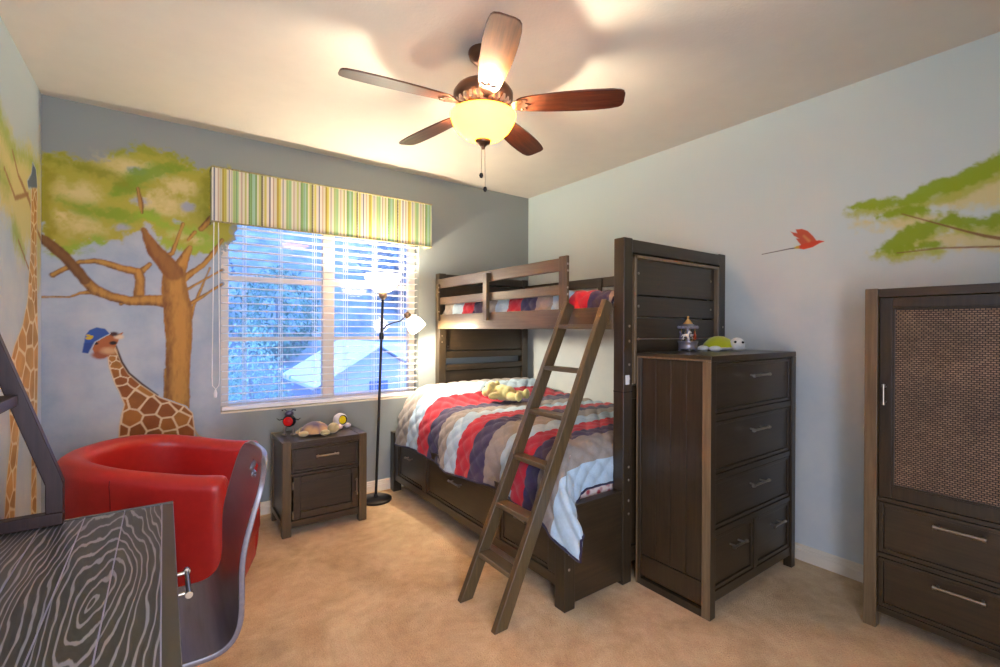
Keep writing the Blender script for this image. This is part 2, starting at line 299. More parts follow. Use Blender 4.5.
m = MB(); m.box(DX0-.07, DX0, YF, YF+.018, 0, DH+.07).box(DX1, DX1+.07, YF, YF+.018, 0, DH+.07).box(DX0, DX1, YF, YF+.018, DH, DH+.07)
struct(m.build('trim_2', TRIM, origin=(0,YF,0), bevel=.003))

def base_profile(): return [(0,0),(0.016,0),(0.016,0.052),(0.012,0.058),(0.012,0.066),(0.008,0.072),(0.008,0.082),(0.004,0.09),(0,0.09)]
bp_ = base_profile()
m = MB().prism([(-d,z) for d,z in bp_], XL, XR, 'x'); struct(m.build('baseboard_back', TRIM, origin=(0,0,0), sharp=25))
m = MB().prism([(-d,z) for d,z in bp_], YF, -.016, 'y'); struct(m.build('baseboard_right', TRIM, origin=(0,0,0), sharp=25))
m = MB().prism([(XL+d,z) for d,z in bp_], YF, -.016, 'y'); struct(m.build('baseboard_left', TRIM, origin=(0,0,0), sharp=25))

# window: frame, meeting stile, grid bars, two panes
FRAME = plain('almond_vinyl', (232,220,202), rough=0.4)
wf = MB(); yi0, yi1 = 0.085, 0.15; fw = 0.055
wf.box(WX0, WX0+fw, yi0, yi1, WZ0, WZ1).box(WX1-fw, WX1, yi0, yi1, WZ0, WZ1)
wf.box(WX0+fw, WX1-fw, yi0, yi1, WZ0, WZ0+fw).box(WX0+fw, WX1-fw, yi0, yi1, WZ1-fw, WZ1)
xm = (WX0+WX1)/2
wf.box(xm-.045, xm+.045, yi0-.005, yi1-.002, WZ0+fw, WZ1-fw)
win = struct(wf.build('window_1', FRAME, origin=(xm, 0.1, WZ0), bevel=.004))
m = MB()
for z in (1.715, 1.27):
    m.box(WX0+fw, xm-.045, .112, .128, z-.016, z+.016); m.box(xm+.045, WX1-fw, .112, .128, z-.016, z+.016)
m.build('grid_bars', FRAME, win, bevel=.002)
def glass_mat():
    m, nt, b = new_mat('window_glass'); nt.nodes.remove(b)
    out = [n for n in nt.nodes if n.type == 'OUTPUT_MATERIAL'][0]
    tr = nt.nodes.new('ShaderNodeBsdfTransparent'); gl = nt.nodes.new('ShaderNodeBsdfGlossy'); gl.inputs['Roughness'].default_value = 0.015
    fr = nt.nodes.new('ShaderNodeFresnel'); fr.inputs['IOR'].default_value = 1.55
    mx = nt.nodes.new('ShaderNodeMixShader')
    nt.links.new(fr.outputs[0], mx.inputs[0]); nt.links.new(tr.outputs[0], mx.inputs[1]); nt.links.new(gl.outputs[0], mx.inputs[2])
    nt.links.new(mx.outputs[0], out.inputs[0]); return m
GLASS = glass_mat()
for a, b_ in ((WX0+fw, xm-.045), (xm+.045, WX1-fw)):
    MB().box(a, b_, .130, .136, WZ0+fw, WZ1-fw).build('pane', GLASS, win)
struct(MB().box(WX0, WX1, .0, .085, WZ0-.001, WZ0+.012).build('trim_1', TRIM, origin=(xm,0,WZ0), bevel=.003))

# blind: headrail, slats, bottom rail, ladder tapes, cords
bl = thing('window_blind', 'white horizontal slatted blind with open slats covering the window', 'blind', (xm, .045, WZ0+.013))
BLW = plain('white_blind_slat', (244,242,240), rough=0.4)
bx0, bx1 = WX0+.008, WX1-.008
MB().box(bx0, bx1, .012, .07, 2.135, 2.19).build('headrail', BLW, bl, bevel=.003)
m = MB(); z = 0.83; tilt = math.radians(-4)
while z < 2.12:
    n = 6; top = []
    M = Matrix.Translation((0, .043, z)) @ Matrix.Rotation(tilt, 4, 'X')
    prof = [(-.025, -.0014), (-.012,.0006),(0,.0012),(.012,.0006),(.025,-.0014),(.025,.0034),(.012,.0052),(0,.0058),(-.012,.0052),(-.025,.0034)]
    m.prism(prof, bx0, bx1, 'x', M)
    z += .0535
m.build('slats', BLW, bl, sharp=60)
MB().box(bx0, bx1, .014, .068, .772, .800).build('bottom_rail', BLW, bl, bevel=.004)
m = MB()
for i in range(6):
    x = bx0 + .14 + i*(bx1-bx0-.28)/5
    for dx in (-.008, .008):
        m.tube([(x+dx, .0155, .80), (x+dx, .0155, 2.14)], .0016, 6); m.tube([(x+dx, .0705, .80), (x+dx, .0705, 2.14)], .0016, 6)
m.build('ladder_cords', BLW, bl)
m = MB()
m.tube([(-2.778,-.012,2.13),(-2.782,-.012,1.6),(-2.788,-.012,1.02),(-2.785,-.012,.955),(-2.765,-.012,.93),(-2.748,-.012,.955),(-2.742,-.012,1.02),(-2.748,-.012,1.6),(-2.752,-.012,2.13)], .0032, 8)
cd = m.build('pull_cord', BLW, bl)
MB().lathe([(0,.0),(.009,.004),(.012,.03),(.006,.055),(0,.058)], Matrix.Translation((-2.768,-.014,.872)), 12).build('tassel', BLW, cd)
m = MB(); m.box(-2.79,-2.735,-.026,.012,2.128,2.15); m.build('cord_bracket', BLW, bl, bevel=.002)

# valance
def valance_mat():
    m, nt, b = new_mat('striped_valance_fabric')
    tc = nt.nodes.new('ShaderNodeTexCoord'); sp = nt.nodes.new('ShaderNodeSeparateXYZ')
    nt.links.new(tc.outputs['Object'], sp.inputs[0])
    md = nt.nodes.new('ShaderNodeMath'); md.operation = 'FRACT'
    sc = nt.nodes.new('ShaderNodeMath'); sc.operation = 'MULTIPLY_ADD'; sc.inputs[1].default_value = 1/0.335; sc.inputs[2].default_value = 5.0
    ad = nt.nodes.new('ShaderNodeMath'); ad.operation = 'ADD'
    nt.links.new(sp.outputs['X'], ad.inputs[0]); nt.links.new(sp.outputs['Y'], ad.inputs[1])
    nt.links.new(ad.outputs[0], sc.inputs[0]); nt.links.new(sc.outputs[0], md.inputs[0])
    cols = [(232,228,208),(120,172,96),(150,196,170),(120,172,96),(226,222,196),(196,204,110),(70,62,40),(232,226,190),(206,196,90),(240,236,226),(96,104,132),(238,234,226),(196,170,150),(222,220,190),(176,150,40),(206,200,80),(228,222,190),(120,128,150),(226,222,206),(164,198,120),(140,190,130),(228,226,200),(186,160,150),(224,220,196),(180,190,110)]
    ramps = []
    r1 = nt.nodes.new('ShaderNodeValToRGB'); r1.color_ramp.interpolation = 'CONSTANT'
    cr = r1.color_ramp
    ws = [1,1.6,1.4,.9,.8,1.2,.55,.9,1.2,1.2,.7,1.2,.7,1.2,1.0,1.0,.9,.5,1.3,1.4,1.3,1.0,.6,1.2,1.0]
    tot = sum(ws); pos = 0
    for i, (c, w) in enumerate(zip(cols, ws)):
        e = cr.elements[0] if i == 0 else cr.elements.new(min(.999, pos/tot)) if i > 1 else cr.elements[1]
        e.position = pos/tot; e.color = lin(tuple(.76*v+.24*u for v, u in zip(c, (196,194,166))))+(1,); pos += w
    nt.links.new(md.outputs[0], r1.inputs['Fac'])
    # stitched dots along some stripes
    dz = nt.nodes.new('ShaderNodeMath'); dz.operation = 'PINGPONG'; dz.inputs[1].default_value = 0.006
    nt.links.new(sp.outputs['Z'], dz.inputs[0])
    g1 = nt.nodes.new('ShaderNodeMath'); g1.operation = 'GREATER_THAN'; g1.inputs[1].default_value = 0.003
    nt.links.new(dz.outputs[0], g1.inputs[0])
    def near(v, w):
        s = nt.nodes.new('ShaderNodeMath'); s.operation = 'SUBTRACT'; s.inputs[1].default_value = v; nt.links.new(md.outputs[0], s.inputs[0])
        a = nt.nodes.new('ShaderNodeMath'); a.operation = 'ABSOLUTE'; nt.links.new(s.outputs[0], a.inputs[0])
        l = nt.nodes.new('ShaderNodeMath'); l.operation = 'LESS_THAN'; l.inputs[1].default_value = w; nt.links.new(a.outputs[0], l.inputs[0]); return l.outputs[0]
    a = nt.nodes.new('ShaderNodeMath'); a.operation = 'MAXIMUM'; nt.links.new(near(.05,.008), a.inputs[0]); nt.links.new(near(.30,.008), a.inputs[1])
    a2 = nt.nodes.new('ShaderNodeMath'); a2.operation = 'MULTIPLY'; nt.links.new(a.outputs[0], a2.inputs[0]); nt.links.new(g1.outputs[0], a2.inputs[1])
    mx = nt.nodes.new('ShaderNodeMix'); mx.data_type = 'RGBA'; nt.links.new(a2.outputs[0], mx.inputs['Factor']); nt.links.new(r1.outputs[0], mx.inputs[6]); mx.inputs[7].default_value = lin((60,58,40))+(1,)
    wv = nt.nodes.new('ShaderNodeTexNoise'); wv.noise_dimensions = '1D'; wv.inputs['Scale'].default_value = 110; wv.inputs['Detail'].default_value = 2
    nt.links.new(ad.outputs[0], wv.inputs['W'])
    rw = nt.nodes.new('ShaderNodeValToRGB'); rw.color_ramp.elements[0].color = (.30,.29,.22,1); rw.color_ramp.elements[1].color = (.88,.86,.80,1); rw.color_ramp.elements[0].position = .32; rw.color_ramp.elements[1].position = .5
    nt.links.new(wv.outputs['Fac'], rw.inputs['Fac'])
    mm = nt.nodes.new('ShaderNodeMix'); mm.data_type = 'RGBA'; mm.blend_type = 'MULTIPLY'; mm.inputs['Factor'].default_value = .55
    nt.links.new(mx.outputs[2], mm.inputs[6]); nt.links.new(rw.outputs[0], mm.inputs[7])
    nt.links.new(mm.outputs[2], b.inputs['Base Color']); b.inputs['Roughness'].default_value = 0.85
    return m
va = thing('valance', 'striped green, yellow and cream box valance above the window', 'valance', (-1.99,-.065,2.06))
m = MB(); vx0, vx1, vz0, vz1 = -2.80, -1.178, 2.058, 2.42
m.box(vx0, vx1, -.13, -.115, vz0, vz1); m.box(vx0, vx0+.015, -.115, -.002, vz0, vz1); m.box(vx1-.015, vx1, -.115, -.002, vz0, vz1); m.box(vx0+.015, vx1-.015, -.115, -.002, vz1-.015, vz1)
VM = valance_mat(); m.build('fabric_front', VM, va, bevel=.004)
CORD = plain('twisted_cord_trim', (150,140,96), rough=.8, noise=.6, nscale=160)
m = MB()
for z in (vz0, vz1): m.tube([(vx0,-.005,z),(vx0,-.131,z),(vx1,-.131,z),(vx1,-.005,z)], .0055, 8)
m.build('cord_trim', CORD, va)

# ------------------------------------------------------------------ murals painted on the walls
def seg_dist(U, V, pts):
    """distance to polyline, interpolated half width, signed side, parameter"""
    D = np.full(U.shape, 9.0); W = np.zeros(U.shape); S = np.zeros(U.shape)
    for (a, b) in zip(pts, pts[1:]):
        ax, ay, aw = a; bx, by, bw = b; dx, dy = bx-ax, by-ay; L2 = dx*dx+dy*dy+1e-12
        t = np.clip(((U-ax)*dx+(V-ay)*dy)/L2, 0, 1)
        px, py = U-(ax+t*dx), V-(ay+t*dy); d = np.hypot(px, py); w = (aw+(bw-aw)*t)/2
        k = (d-w) < (D-W); D = np.where(k, d, D); W = np.where(k, w, W)
        S = np.where(k, np.sign(dx*(V-ay)-dy*(U-ax))*d/np.maximum(w,1e-4), S)
    return D, W, S
def poly_sd(U, V, P):
    """signed distance, negative inside"""
    n = len(P); D = np.full(U.shape, 9.0); ins = np.zeros(U.shape, bool)
    for i in range(n):
        ax, ay = P[i][:2]; bx, by = P[(i+1)%n][:2]; dx, dy = bx-ax, by-ay; L2 = dx*dx+dy*dy+1e-12
        t = np.clip(((U-ax)*dx+(V-ay)*dy)/L2, 0, 1)
        D = np.minimum(D, np.hypot(U-(ax+t*dx), V-(ay+t*dy)))
        c = ((ay > V) != (by > V)); ins ^= c & (U < (dx*(V-ay)/(dy if abs(dy) > 1e-9 else 1e-9)+ax))
    return np.where(ins, -D, D)
class Canvas:
    def __init__(self, u0, u1, v0, v1, st):
        self.u = np.arange(u0, u1+st*.5, st); self.v = np.arange(v0, v1+st*.5, st)
        self.U, self.V = np.meshgrid(self.u, self.v, indexing='ij')
        self.c = np.zeros(self.U.shape+(3,)); self.a = np.zeros(self.U.shape)
        self.st = st
        self.n1 = fbm(self.U, self.V, 14, 3)-.5; self.n2 = fbm(self.U, self.V, 45, 9)-.5; self.n3 = fbm(self.U, self.V*.3, 60, 17)-.5
    def over(self, rgb, a):
        col = np.array(rgb) if isinstance(rgb, np.ndarray) else np.array(lin(rgb))
        a = np.clip(a, 0, 1); na = a+self.a*(1-a)
        self.c = np.where(na[...,None] > 1e-6, (col*a[...,None]+self.c*(self.a*(1-a))[...,None])/np.maximum(na,1e-6)[...,None], col)
        self.a = na
    def poly(self, P, rgb, soft=.004, rough=0.0, op=1.0):
        sd = poly_sd(self.U, self.V, P)+rough*(self.n1*1.2+self.n2)
        self.over(rgb, op*smooth(soft, -soft, sd))
    def stroke(self, P, rgb, soft=.003, rough=0.0, op=1.0, dark=None, wmul=1.0):
        D, W, S = seg_dist(self.U, self.V, P)
        d = D-W*wmul+rough*(self.n1*1.2+self.n2)
        if dark is not None:
            k = np.clip(smooth(.15, 1.0, np.abs(S+.15))*.75+self.n3*.9, 0, 1)[...,None]
            rgb = np.array(lin(rgb))*(1-k)+np.array(lin(dark))*k
        self.over(rgb, op*smooth(soft, -soft, d))
    def blob(self, x, y, r, rgb, soft=.5, rough=.03, op=1.0):
        d = np.hypot((self.U-x)*.62, self.V-y)*1.15-r/2+rough*(self.n1*1.5+self.n2)
        self.over(rgb, op*smooth(r*soft*.5, -r*soft*.5, d))
    def spots(self, P, cell, gap, cream, cols, soft=.003, aspect=1.0, seed=1, cellfn=None):
        sd = poly_sd(self.U, self.V, P)
        self.over(cream, smooth(soft, -soft, sd))
        rs = np.random.RandomState(seed)
        us = [p[0] for p in P]; vs = [p[1] for p in P]; pts = []
        x = min(us)
        # jittered seeds, denser where cellfn says so
        tries = 0; pts = []
        while tries < 4000:
            tries += 1; a = rs.uniform(min(us)-cell, max(us)+cell); b = rs.uniform(min(vs)-cell, max(vs)+cell)
            r = cell*(cellfn(a, b) if cellfn else 1)
            if all(((a-q[0])**2/aspect**2+(b-q[1])**2) > (r*.5+q[2]*.5)**2*.85 for q in pts): pts.append((a, b, r))
        d1 = np.full(self.U.shape, 9.); d2 = d1.copy(); idx = np.zeros(self.U.shape, int); rr = d1.copy()
        for i, (a, b, r) in enumerate(pts):
            d = np.hypot((self.U-a)/aspect, self.V-b)/r*cell
            nw = d < d1; d2 = np.where(nw, d1, np.minimum(d2, d)); d1 = np.where(nw, d, d1); idx = np.where(nw, i, idx)
        e = (d2-d1)
        cc = np.array([np.array(lin(cols[rs.randint(len(cols))]))*rs.uniform(.85,1.15) for _ in pts])[idx]
        cc = cc*(1+self.n1[...,None]*.5)
        a = smooth(gap*.7, gap*1.3, e)*smooth(-gap*.3, -gap*1.1, sd)
        self.over(np.clip(cc,0,1), a)
    def build(self, name, mat, pos, label, cat, off, flip=False):
        """pos: 'back','left','right' wall; off: how proud of the wall"""
        nu, nv = self.U.shape
        A = self.a
        keep = A > .015
        # cells to keep
        cell = keep[:-1,:-1]|keep[1:,:-1]|keep[:-1,1:]|keep[1:,1:]
        use = np.zeros(self.U.shape, bool)
        for di in (0,1):
            for dj in (0,1): use[di:nu-1+di, dj:nv-1+dj] |= cell
        ids = -np.ones(self.U.shape, int); ids[use] = np.arange(use.sum())
        u = self.U[use]; v = self.V[use]
        if pos == 'back': co = np.stack([u, np.full_like(u, -off), v], 1)
        elif pos == 'left': co = np.stack([np.full_like(u, XL+off), u, v], 1)
        else: co = np.stack([np.full_like(u, XR-off), u, v], 1)
        org = co.mean(0)
        i, j = np.nonzero(cell)
        q = np.stack([ids[i,j], ids[i+1,j], ids[i+1,j+1], ids[i,j+1]], 1)
        if pos == 'right': q = q[:, ::-1]
        if pos == 'right': q = q[:, ::-1]
        me = bpy.data.meshes.new(name); me.from_pydata((co-org).tolist(), [], q.tolist())
        at = me.color_attributes.new('paint', 'FLOAT_COLOR', 'POINT')
        buf = np.concatenate([self.c[use], A[use][:,None]], 1).astype(np.float32)
        at.data.foreach_set('color', buf.ravel()); me.materials.append(mat)
        o = bpy.data.objects.new(name, me); o.location = org; C.objects.link(o)
        return tag(o, label, cat)

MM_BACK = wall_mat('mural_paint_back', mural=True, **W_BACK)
MM_LEFT = wall_mat('mural_paint_left', mural=True, **W_LEFT)
MM_RIGHT = wall_mat('mural_paint_right', mural=True, **W_RIGHT)

cv = Canvas(XL+.001, -2.60, 0.72, 2.56, .0055)
cv.poly(MURAL['T_MASS'], (172,164,50), soft=.02, rough=.06, op=.97)
for b_ in MURAL['T_CREAM']: cv.blob(b_[0], b_[1], b_[2], (212,196,136), soft=.9, rough=.07, op=.9)
for b_ in MURAL['T_HOLE']: cv.blob(b_[0], b_[1], b_[2]*1.2, (160,164,180), soft=.6, rough=.03, op=.9)
gre = [(128,156,28),(122,152,26),(140,142,24),(146,152,40),(146,176,44),(148,142,22),(142,172,46),(152,180,56),(148,144,28)]
for k, s in enumerate(MURAL['T_BANDS']): cv.stroke(s, gre[k % len(gre)], soft=.035, rough=.07, op=.9)
br = MURAL['T_BRANCH']
for k, s in list(enumerate(br))[::-1]: cv.stroke(s, (190,140,62), soft=.004, rough=.006, dark=(104,64,30) if k else (126,80,34))
cv.stroke(br[7][5:], (96,58,30), soft=.006, rough=.006, op=.75); cv.stroke(br[0][5:], (110,62,28), soft=.01, rough=.01, op=.6)
cv.build('tree_mural', MM_BACK, 'back', 'painted acacia tree with green canopy on the wall left of the window', 'mural', .0008)

cv = Canvas(-3.50, -2.76, .40, 1.40, .004)
cv.stroke(MURAL['G_TAIL'], (200,176,140), soft=.003); cv.stroke(MURAL['G_TAIL'][3:], (84,50,30), soft=.004)
cv.spots(MURAL['G_BODY'], .062, .0085, (222,200,160), [(158,98,36),(146,84,30),(168,112,44)], seed=5, cellfn=lambda a, b: .55 if b > 1.13 else (1.2 if b < 1.0 else .8))
cv.stroke(MURAL['G_MANE'], (74,44,26), soft=.004)
cv.poly(MURAL['G_HEAD'], (172,98,50), soft=.003, rough=.004)
mk = MURAL['G_MARK']
cv.blob(mk[2][0]+.01, mk[2][1]+.0, .055, (150,84,50), soft=.4, rough=.005); cv.blob(mk[2][0]+.05, mk[2][1]+.025, .045, (214,176,128), soft=.7, rough=.01, op=.8)
cv.blob(mk[3][0], mk[3][1], .032, (226,204,170), soft=.5, rough=.004); cv.blob(mk[4][0], mk[4][1], .03, (70,40,26), soft=.5, rough=.004)
cv.blob(mk[1][0], mk[1][1], .026, (40,26,22), soft=.4, rough=.002); cv.blob(mk[5][0], mk[5][1], .02, (40,26,22), soft=.4, rough=.002)
gi = cv.build('giraffe_mural', MM_BACK, 'back', 'painted brown spotted giraffe in a blue cap behind the red armchair', 'mural', .0014)
cv = Canvas(-3.50, -3.28, 1.14, 1.40, .003)
cv.poly(MURAL['G_CAP'], (44,84,160), soft=.004, rough=.003); cv.poly([MURAL['G_CAP'][i] for i in (0,1,8,9,10)], (34,66,136), soft=.006, op=.8)
cv.blob(mk[0][0], mk[0][1]-.006, .022, (214,180,40), soft=.4, rough=.006); cv.blob(mk[0][0]-.004, mk[0][1]+.010, .016, (214,180,40), soft=.4, rough=.004); cv.blob(mk[0][0]+.010, mk[0][1]+.004, .014, (214,180,40), soft=.4, rough=.004)
cap = cv.build('cap', MM_BACK, 'back', 'blue cap with small yellow emblem', 'x', .0019)
del cap['category']; cap.parent = gi; cap.location = Vector(cap.location)-Vector(gi.location)

cv = Canvas(-.95, -.002, .02, 2.62, .007)
cv.poly(MURAL['L_MASS'], (214,206,128), soft=.07, rough=.10, op=.85)
for k, s in enumerate(MURAL['L_BANDS']): cv.stroke([(a,b,w*1.5) for a,b,w in s], (146,176,70), soft=.06, rough=.05, op=.8)
for s in MURAL['L_BRANCH']: cv.stroke([(a,b,w*1.6) for a,b,w in s], (156,112,70), soft=.006, rough=.006, op=.9)
cv.build('tree_mural', MM_LEFT, 'left', 'painted yellow green branches high on the left wall', 'mural', .0008)
cv = Canvas(-.95, -.002, .02, 2.30, .006)
cv.spots(MURAL['L_BODY'], .115, .016, (236,220,184), [(200,154,92),(188,140,80),(212,168,110)], seed=3, aspect=1.15, cellfn=lambda a, b: .5 if b > 1.5 else (.7 if b < .9 else .9))
cv.poly(MURAL['L_BODY'], (182,128,70), soft=.01, op=0.0)
cv.poly(MURAL['L_CAP'], (92,110,136), soft=.006, rough=.01)
cv.build('giraffe_mural', MM_LEFT, 'left', 'tall painted giraffe with long neck on the left wall', 'mural', .0014)

cv = Canvas(-3.75, -2.60, 1.60, 2.35, .005)
for w in MURAL['R_WASH']: cv.poly(w, (212,200,136), soft=.035, rough=.06, op=.9)
for key, c, dy_, wm in (('R_A',(168,176,40),-.030,1.7),('R_A',(142,166,20),0,1.35),('R_B',(160,174,44),-.012,1.4),('R_B',(140,164,24),0,1.1),('R_C',(170,178,48),-.028,1.7),('R_C',(138,162,24),0,1.35)):
    for s in MURAL[key]: cv.stroke([(x, y+dy_, w) for x, y, w in s], c, soft=.02 if dy_ else .012, rough=.035, op=.75 if dy_ else .95, wmul=wm)
for s in MURAL['R_BRANCH']: cv.stroke(s, (132,88,48), soft=.003, op=.9)
cv.build('tree_mural', MM_RIGHT, 'right', 'painted green leafy branches on the right wall above the wardrobe', 'mural', .0008)
cv = Canvas(-2.70, -2.30, 1.75, 2.0, .003)
cv.stroke(MURAL['BIRD_TAIL'], (84,78,80), soft=.002); cv.poly(MURAL['BIRD_WING'], (192,84,58), soft=.003, rough=.004); cv.stroke(MURAL['BIRD'], (200,70,44), soft=.003)
cv.stroke(MURAL['BIRD_STRIPE'], (206,150,90), soft=.008, op=.7); cv.blob(MURAL['BIRD'][0][0], MURAL['BIRD'][0][1], .02, (190,180,60), op=.7, rough=.003)
cv.build('bird_mural', MM_RIGHT, 'right', 'small painted red bird flying on the right wall', 'mural', .0008)
# ------------------------------------------------------------------ helpers for furniture
def bar_handle(parent, a, b, out, r=.0055, name='handle', mat=None, posts=.12):
    """pull: bar between a and b, standing off by vector 'out' (a, b lie on the front face)"""
    a, b, out = Vector(a), Vector(b), Vector(out); m = MB(); d = b-a; t = d.normalized()
    m.tube([a+out-t*.0, b+out+t*.0], r, 10)
    for k in (posts, 1-posts):
        p = a+d*k; m.tube([p-out*.05, p+out], r*.85, 10)
    for p, s in ((a, -1), (b, 1)): m.tube([p+out-t*s*.012, p+out+t*s*.001], r*1.45, 10)
    return m.build(name, mat or PEWTER, parent, label='metal bar pull')
def bolts(parent, pts, axis, name='bolt'):
    for p in pts:
        M = Matrix.Translation(Vector(p)) @ (Matrix.Rotation(PI/2, 4, 'X') if axis == 'y' else Matrix.Rotation(-PI/2, 4, 'Y') if axis == 'x' else Matrix())
        MB().lathe([(.0075,-.004),(.0075,.001),(.005,.003),(0,.003)], M, 10).build(name, PEWTER, parent)
def framed_panel(m, axis, at, out, a0, a1, z0, z1, fw, depth, thick=.02):
    """shaker-type front: frame bars around a recessed field. axis 'x': face normal along x; 'y': along y"""
    def bx(p0, p1, q0, q1, d0, d1):
        lo, hi = sorted((at+out*d0, at+out*d1))
        if axis == 'x': m.box(lo, hi, p0, p1, q0, q1)
        else: m.box(p0, p1, lo, hi, q0, q1)
    bx(a0, a0+fw, z0, z1, -thick, 0); bx(a1-fw, a1, z0, z1, -thick, 0)
    bx(a0+fw, a1-fw, z0, z0+fw, -thick, 0); bx(a0+fw, a1-fw, z1-fw, z1, -thick, 0)
    bx(a0+fw, a1-fw, z0+fw, z1-fw, -thick, -depth)
    return m

# ------------------------------------------------------------------ bunk bed
bed = thing('bunk_bed', 'dark wood bunk bed with narrow top bunk against the right wall', 'bed', (-.80,-1.12,0))
bx, tx, rx, hy, fy = -1.51, -1.09, -.085, -.035, -2.137
# tall end panels, head and foot
for which, (ya, yb) in (('head', (-.105, hy)), ('foot', (fy, -2.067))):
    e = MB()
    for xx in (tx, rx-.07): MB().box(xx, xx+.07, ya, yb, 0, 1.84).build('end_post', WD, bed, bevel=.004)
    ym = (ya+yb)/2; p = MB()
    rows = ((1.155,1.36),(1.405,1.76)) if which == 'head' else ((1.06,1.30),(1.30,1.42),(1.42,1.54),(1.54,1.765))
    for (z0, z1) in rows: p.box(tx+.07, rx-.07, ym-.014, ym+.014, z0+.002, z1-.004)
    for (z0, z1) in (((.525,.975),) if which == 'head' else ((.185,.975),)): p.box(tx+.07, rx-.07, ym-.014, ym+.014, z0, z1)
    o = p.build(which+'board', WDH, bed, bevel=.004)
    rails = ((0,1.765,1.835),(.01,1.36,1.40),(.006,1.09,1.15),(.006,.98,1.03),(.01,.46,.52)) if which == 'head' else ((0,1.765,1.835),(.006,.98,1.05),(.01,.10,.18))
    for (g_, z0, z1) in rails: MB().box(tx+.07, rx-.07, ya+g_, yb-g_, z0, z1).build('cross_rail', WDH, o, bevel=.004)
    if which == 'foot':
        q = MB(); f0, f1 = tx+.085, rx-.08
        q.box(f0, f0+.018, ya-.004, ya+.035, 1.06, 1.755); q.box(f1-.018, f1, ya-.004, ya+.035, 1.06, 1.755); q.box(f0, f1, ya-.004, ya+.035, 1.737, 1.755)
        q.build('panel_moulding', WEDGE, o, bevel=.003)
        bolts(o, [(f0+.06, ym-.016, z) for z in (1.66,1.48,1.30)]+[(f1-.06, ym-.016, z) for z in (1.66,1.48,1.30)], 'y')
        bolts(o, [(tx+.045, ya, z) for z in (1.37,1.29,1.165,1.09,.62,.55,.44,.37)]+[(rx-.03, ya, z) for z in (1.37,1.30)], 'y')
        q = MB(); q.box(tx-.0005, tx+.0705, ya-.0006, yb+.0006, 1.018, 1.022); q.build('joint_line', plain('dark_gap', (12,10,8), rough=.8), o)
        q = MB(); q.box(tx+.012, tx+.04, fy-.007, fy-.0002, 1.06, 1.11); q.build('clip', WHITE_P, o, bevel=.002, label='small white plastic clip')
    else:
        bolts(o, [(tx+.03, ya, z) for z in (1.29,1.235,.62)]+[(tx+.10, ya+.02, z) for z in (1.195,.86)], 'y')
# wide lower extension with posts
MB().box(bx, bx+.07, hy-.07, hy, 0, .49).build('corner_post', WD, bed, bevel=.004)
MB().box(bx, bx+.07, fy, fy+.07, 0, .495).build('corner_post', WD, bed, bevel=.004)
MB().box(bx+.07, tx, fy+.008, fy+.06, .025, .495).build('low_end_panel', WDH, bed, bevel=.003)
MB().box(bx+.07, tx, hy-.06, hy-.01, .06, .49).build('low_end_panel', WDH, bed, bevel=.003)
bolts(bed, [(bx+.03, fy, z) for z in (.395,.275,.20)], 'y')
# side with three drawers
e = MB(); sx = bx+.012
ya, yb = fy+.07, hy-.07
for (z0, z1) in ((.095,.150),(.415,.47)): e.box(sx, sx+.03, ya, yb, z0, z1)
dr = [(-.60,-.165),(-1.525,-.665),(-2.005,-1.59)]
st = [(-.165,yb),(-.665,-.60),(-1.59,-1.525),(ya,-2.005)]
for (a, b_) in st: e.box(sx, sx+.03, a, b_, .150, .415)
e.box(sx+.03, -.12, ya, yb, .095, .115); e.box(sx+.03, -.12, ya, yb, .385, .41)
e.box(-.14,-.12, ya, yb, .115, .385)
e.build('side_rail', WDL, bed, bevel=.003)
for (a, b_) in dr:
    d = MB(); framed_panel(d, 'x', sx+.010, -1, a+.003, b_-.003, .153, .412, .016, .007, .016)
    d.box(sx+.02, -1.0, a+.02, b_-.02, .17, .36)
    d = d.build('drawer', WDL, bed, bevel=.002)
    yc = (a+b_)/2; hl = .07 if b_-a > .6 else .045
    bar_handle(d, (sx+.010, yc-hl, .338), (sx+.010, yc+hl, .338), (-.026,0,0), r=.006)
# upper bunk: rails, base, guard rails
e = MB(); gx = tx-.012
e.box(gx, gx+.028, -2.067, -.105, 1.352, 1.474)
e.build('upper_side_rail', WPL, bed, bevel=.003)
e = MB(); e.box(rx-.04, rx-.012, -2.067, -.105, 1.352, 1.474); e.box(rx-.04, rx-.012, -2.067, -.105, 1.70, 1.78)
for y in (-.45,-1.1,-1.74,-1.98): e.box(rx-.052, rx-.04, y-.02, y+.02, 1.42, 1.775)
e.build('wall_side_rail', WDL, bed, bevel=.003)
e = MB(); e.box(tx+.016, rx-.04, -2.06, -.11, 1.375, 1.395); e.build('slat_base', WDH, bed)
e = MB(); ge = -1.70
e.box(gx, gx+.026, ge+.0, -.108, 1.705, 1.785); e.box(gx, gx+.026, ge, -.108, 1.560, 1.622)
e.build('guard_rail', WPL, bed, bevel=.004)
e = MB(); e.box(gx-.030, gx-.001, -.905, -.855, 1.415, 1.765); e.build('guard_upright', WPOST, bed, bevel=.003)
e = MB(); e.box(gx-.022, gx-.001, ge-.04, ge+.03, 1.45, 1.79); g = e.build('guard_upright', WPOST, bed, bevel=.003)
bolts(g, [(gx-.012, ge-.04, z) for z in (1.74,1.70,1.60,1.56)], 'y')
e = MB(); e.box(gx-.022, gx-.001, -.145, -.110, 1.42, 1.74); g = e.build('guard_upright', WPOST, bed, bevel=.003)
bolts(g, [(gx-.012, -.145, z) for z in (1.71,1.67,1.50)], 'y')

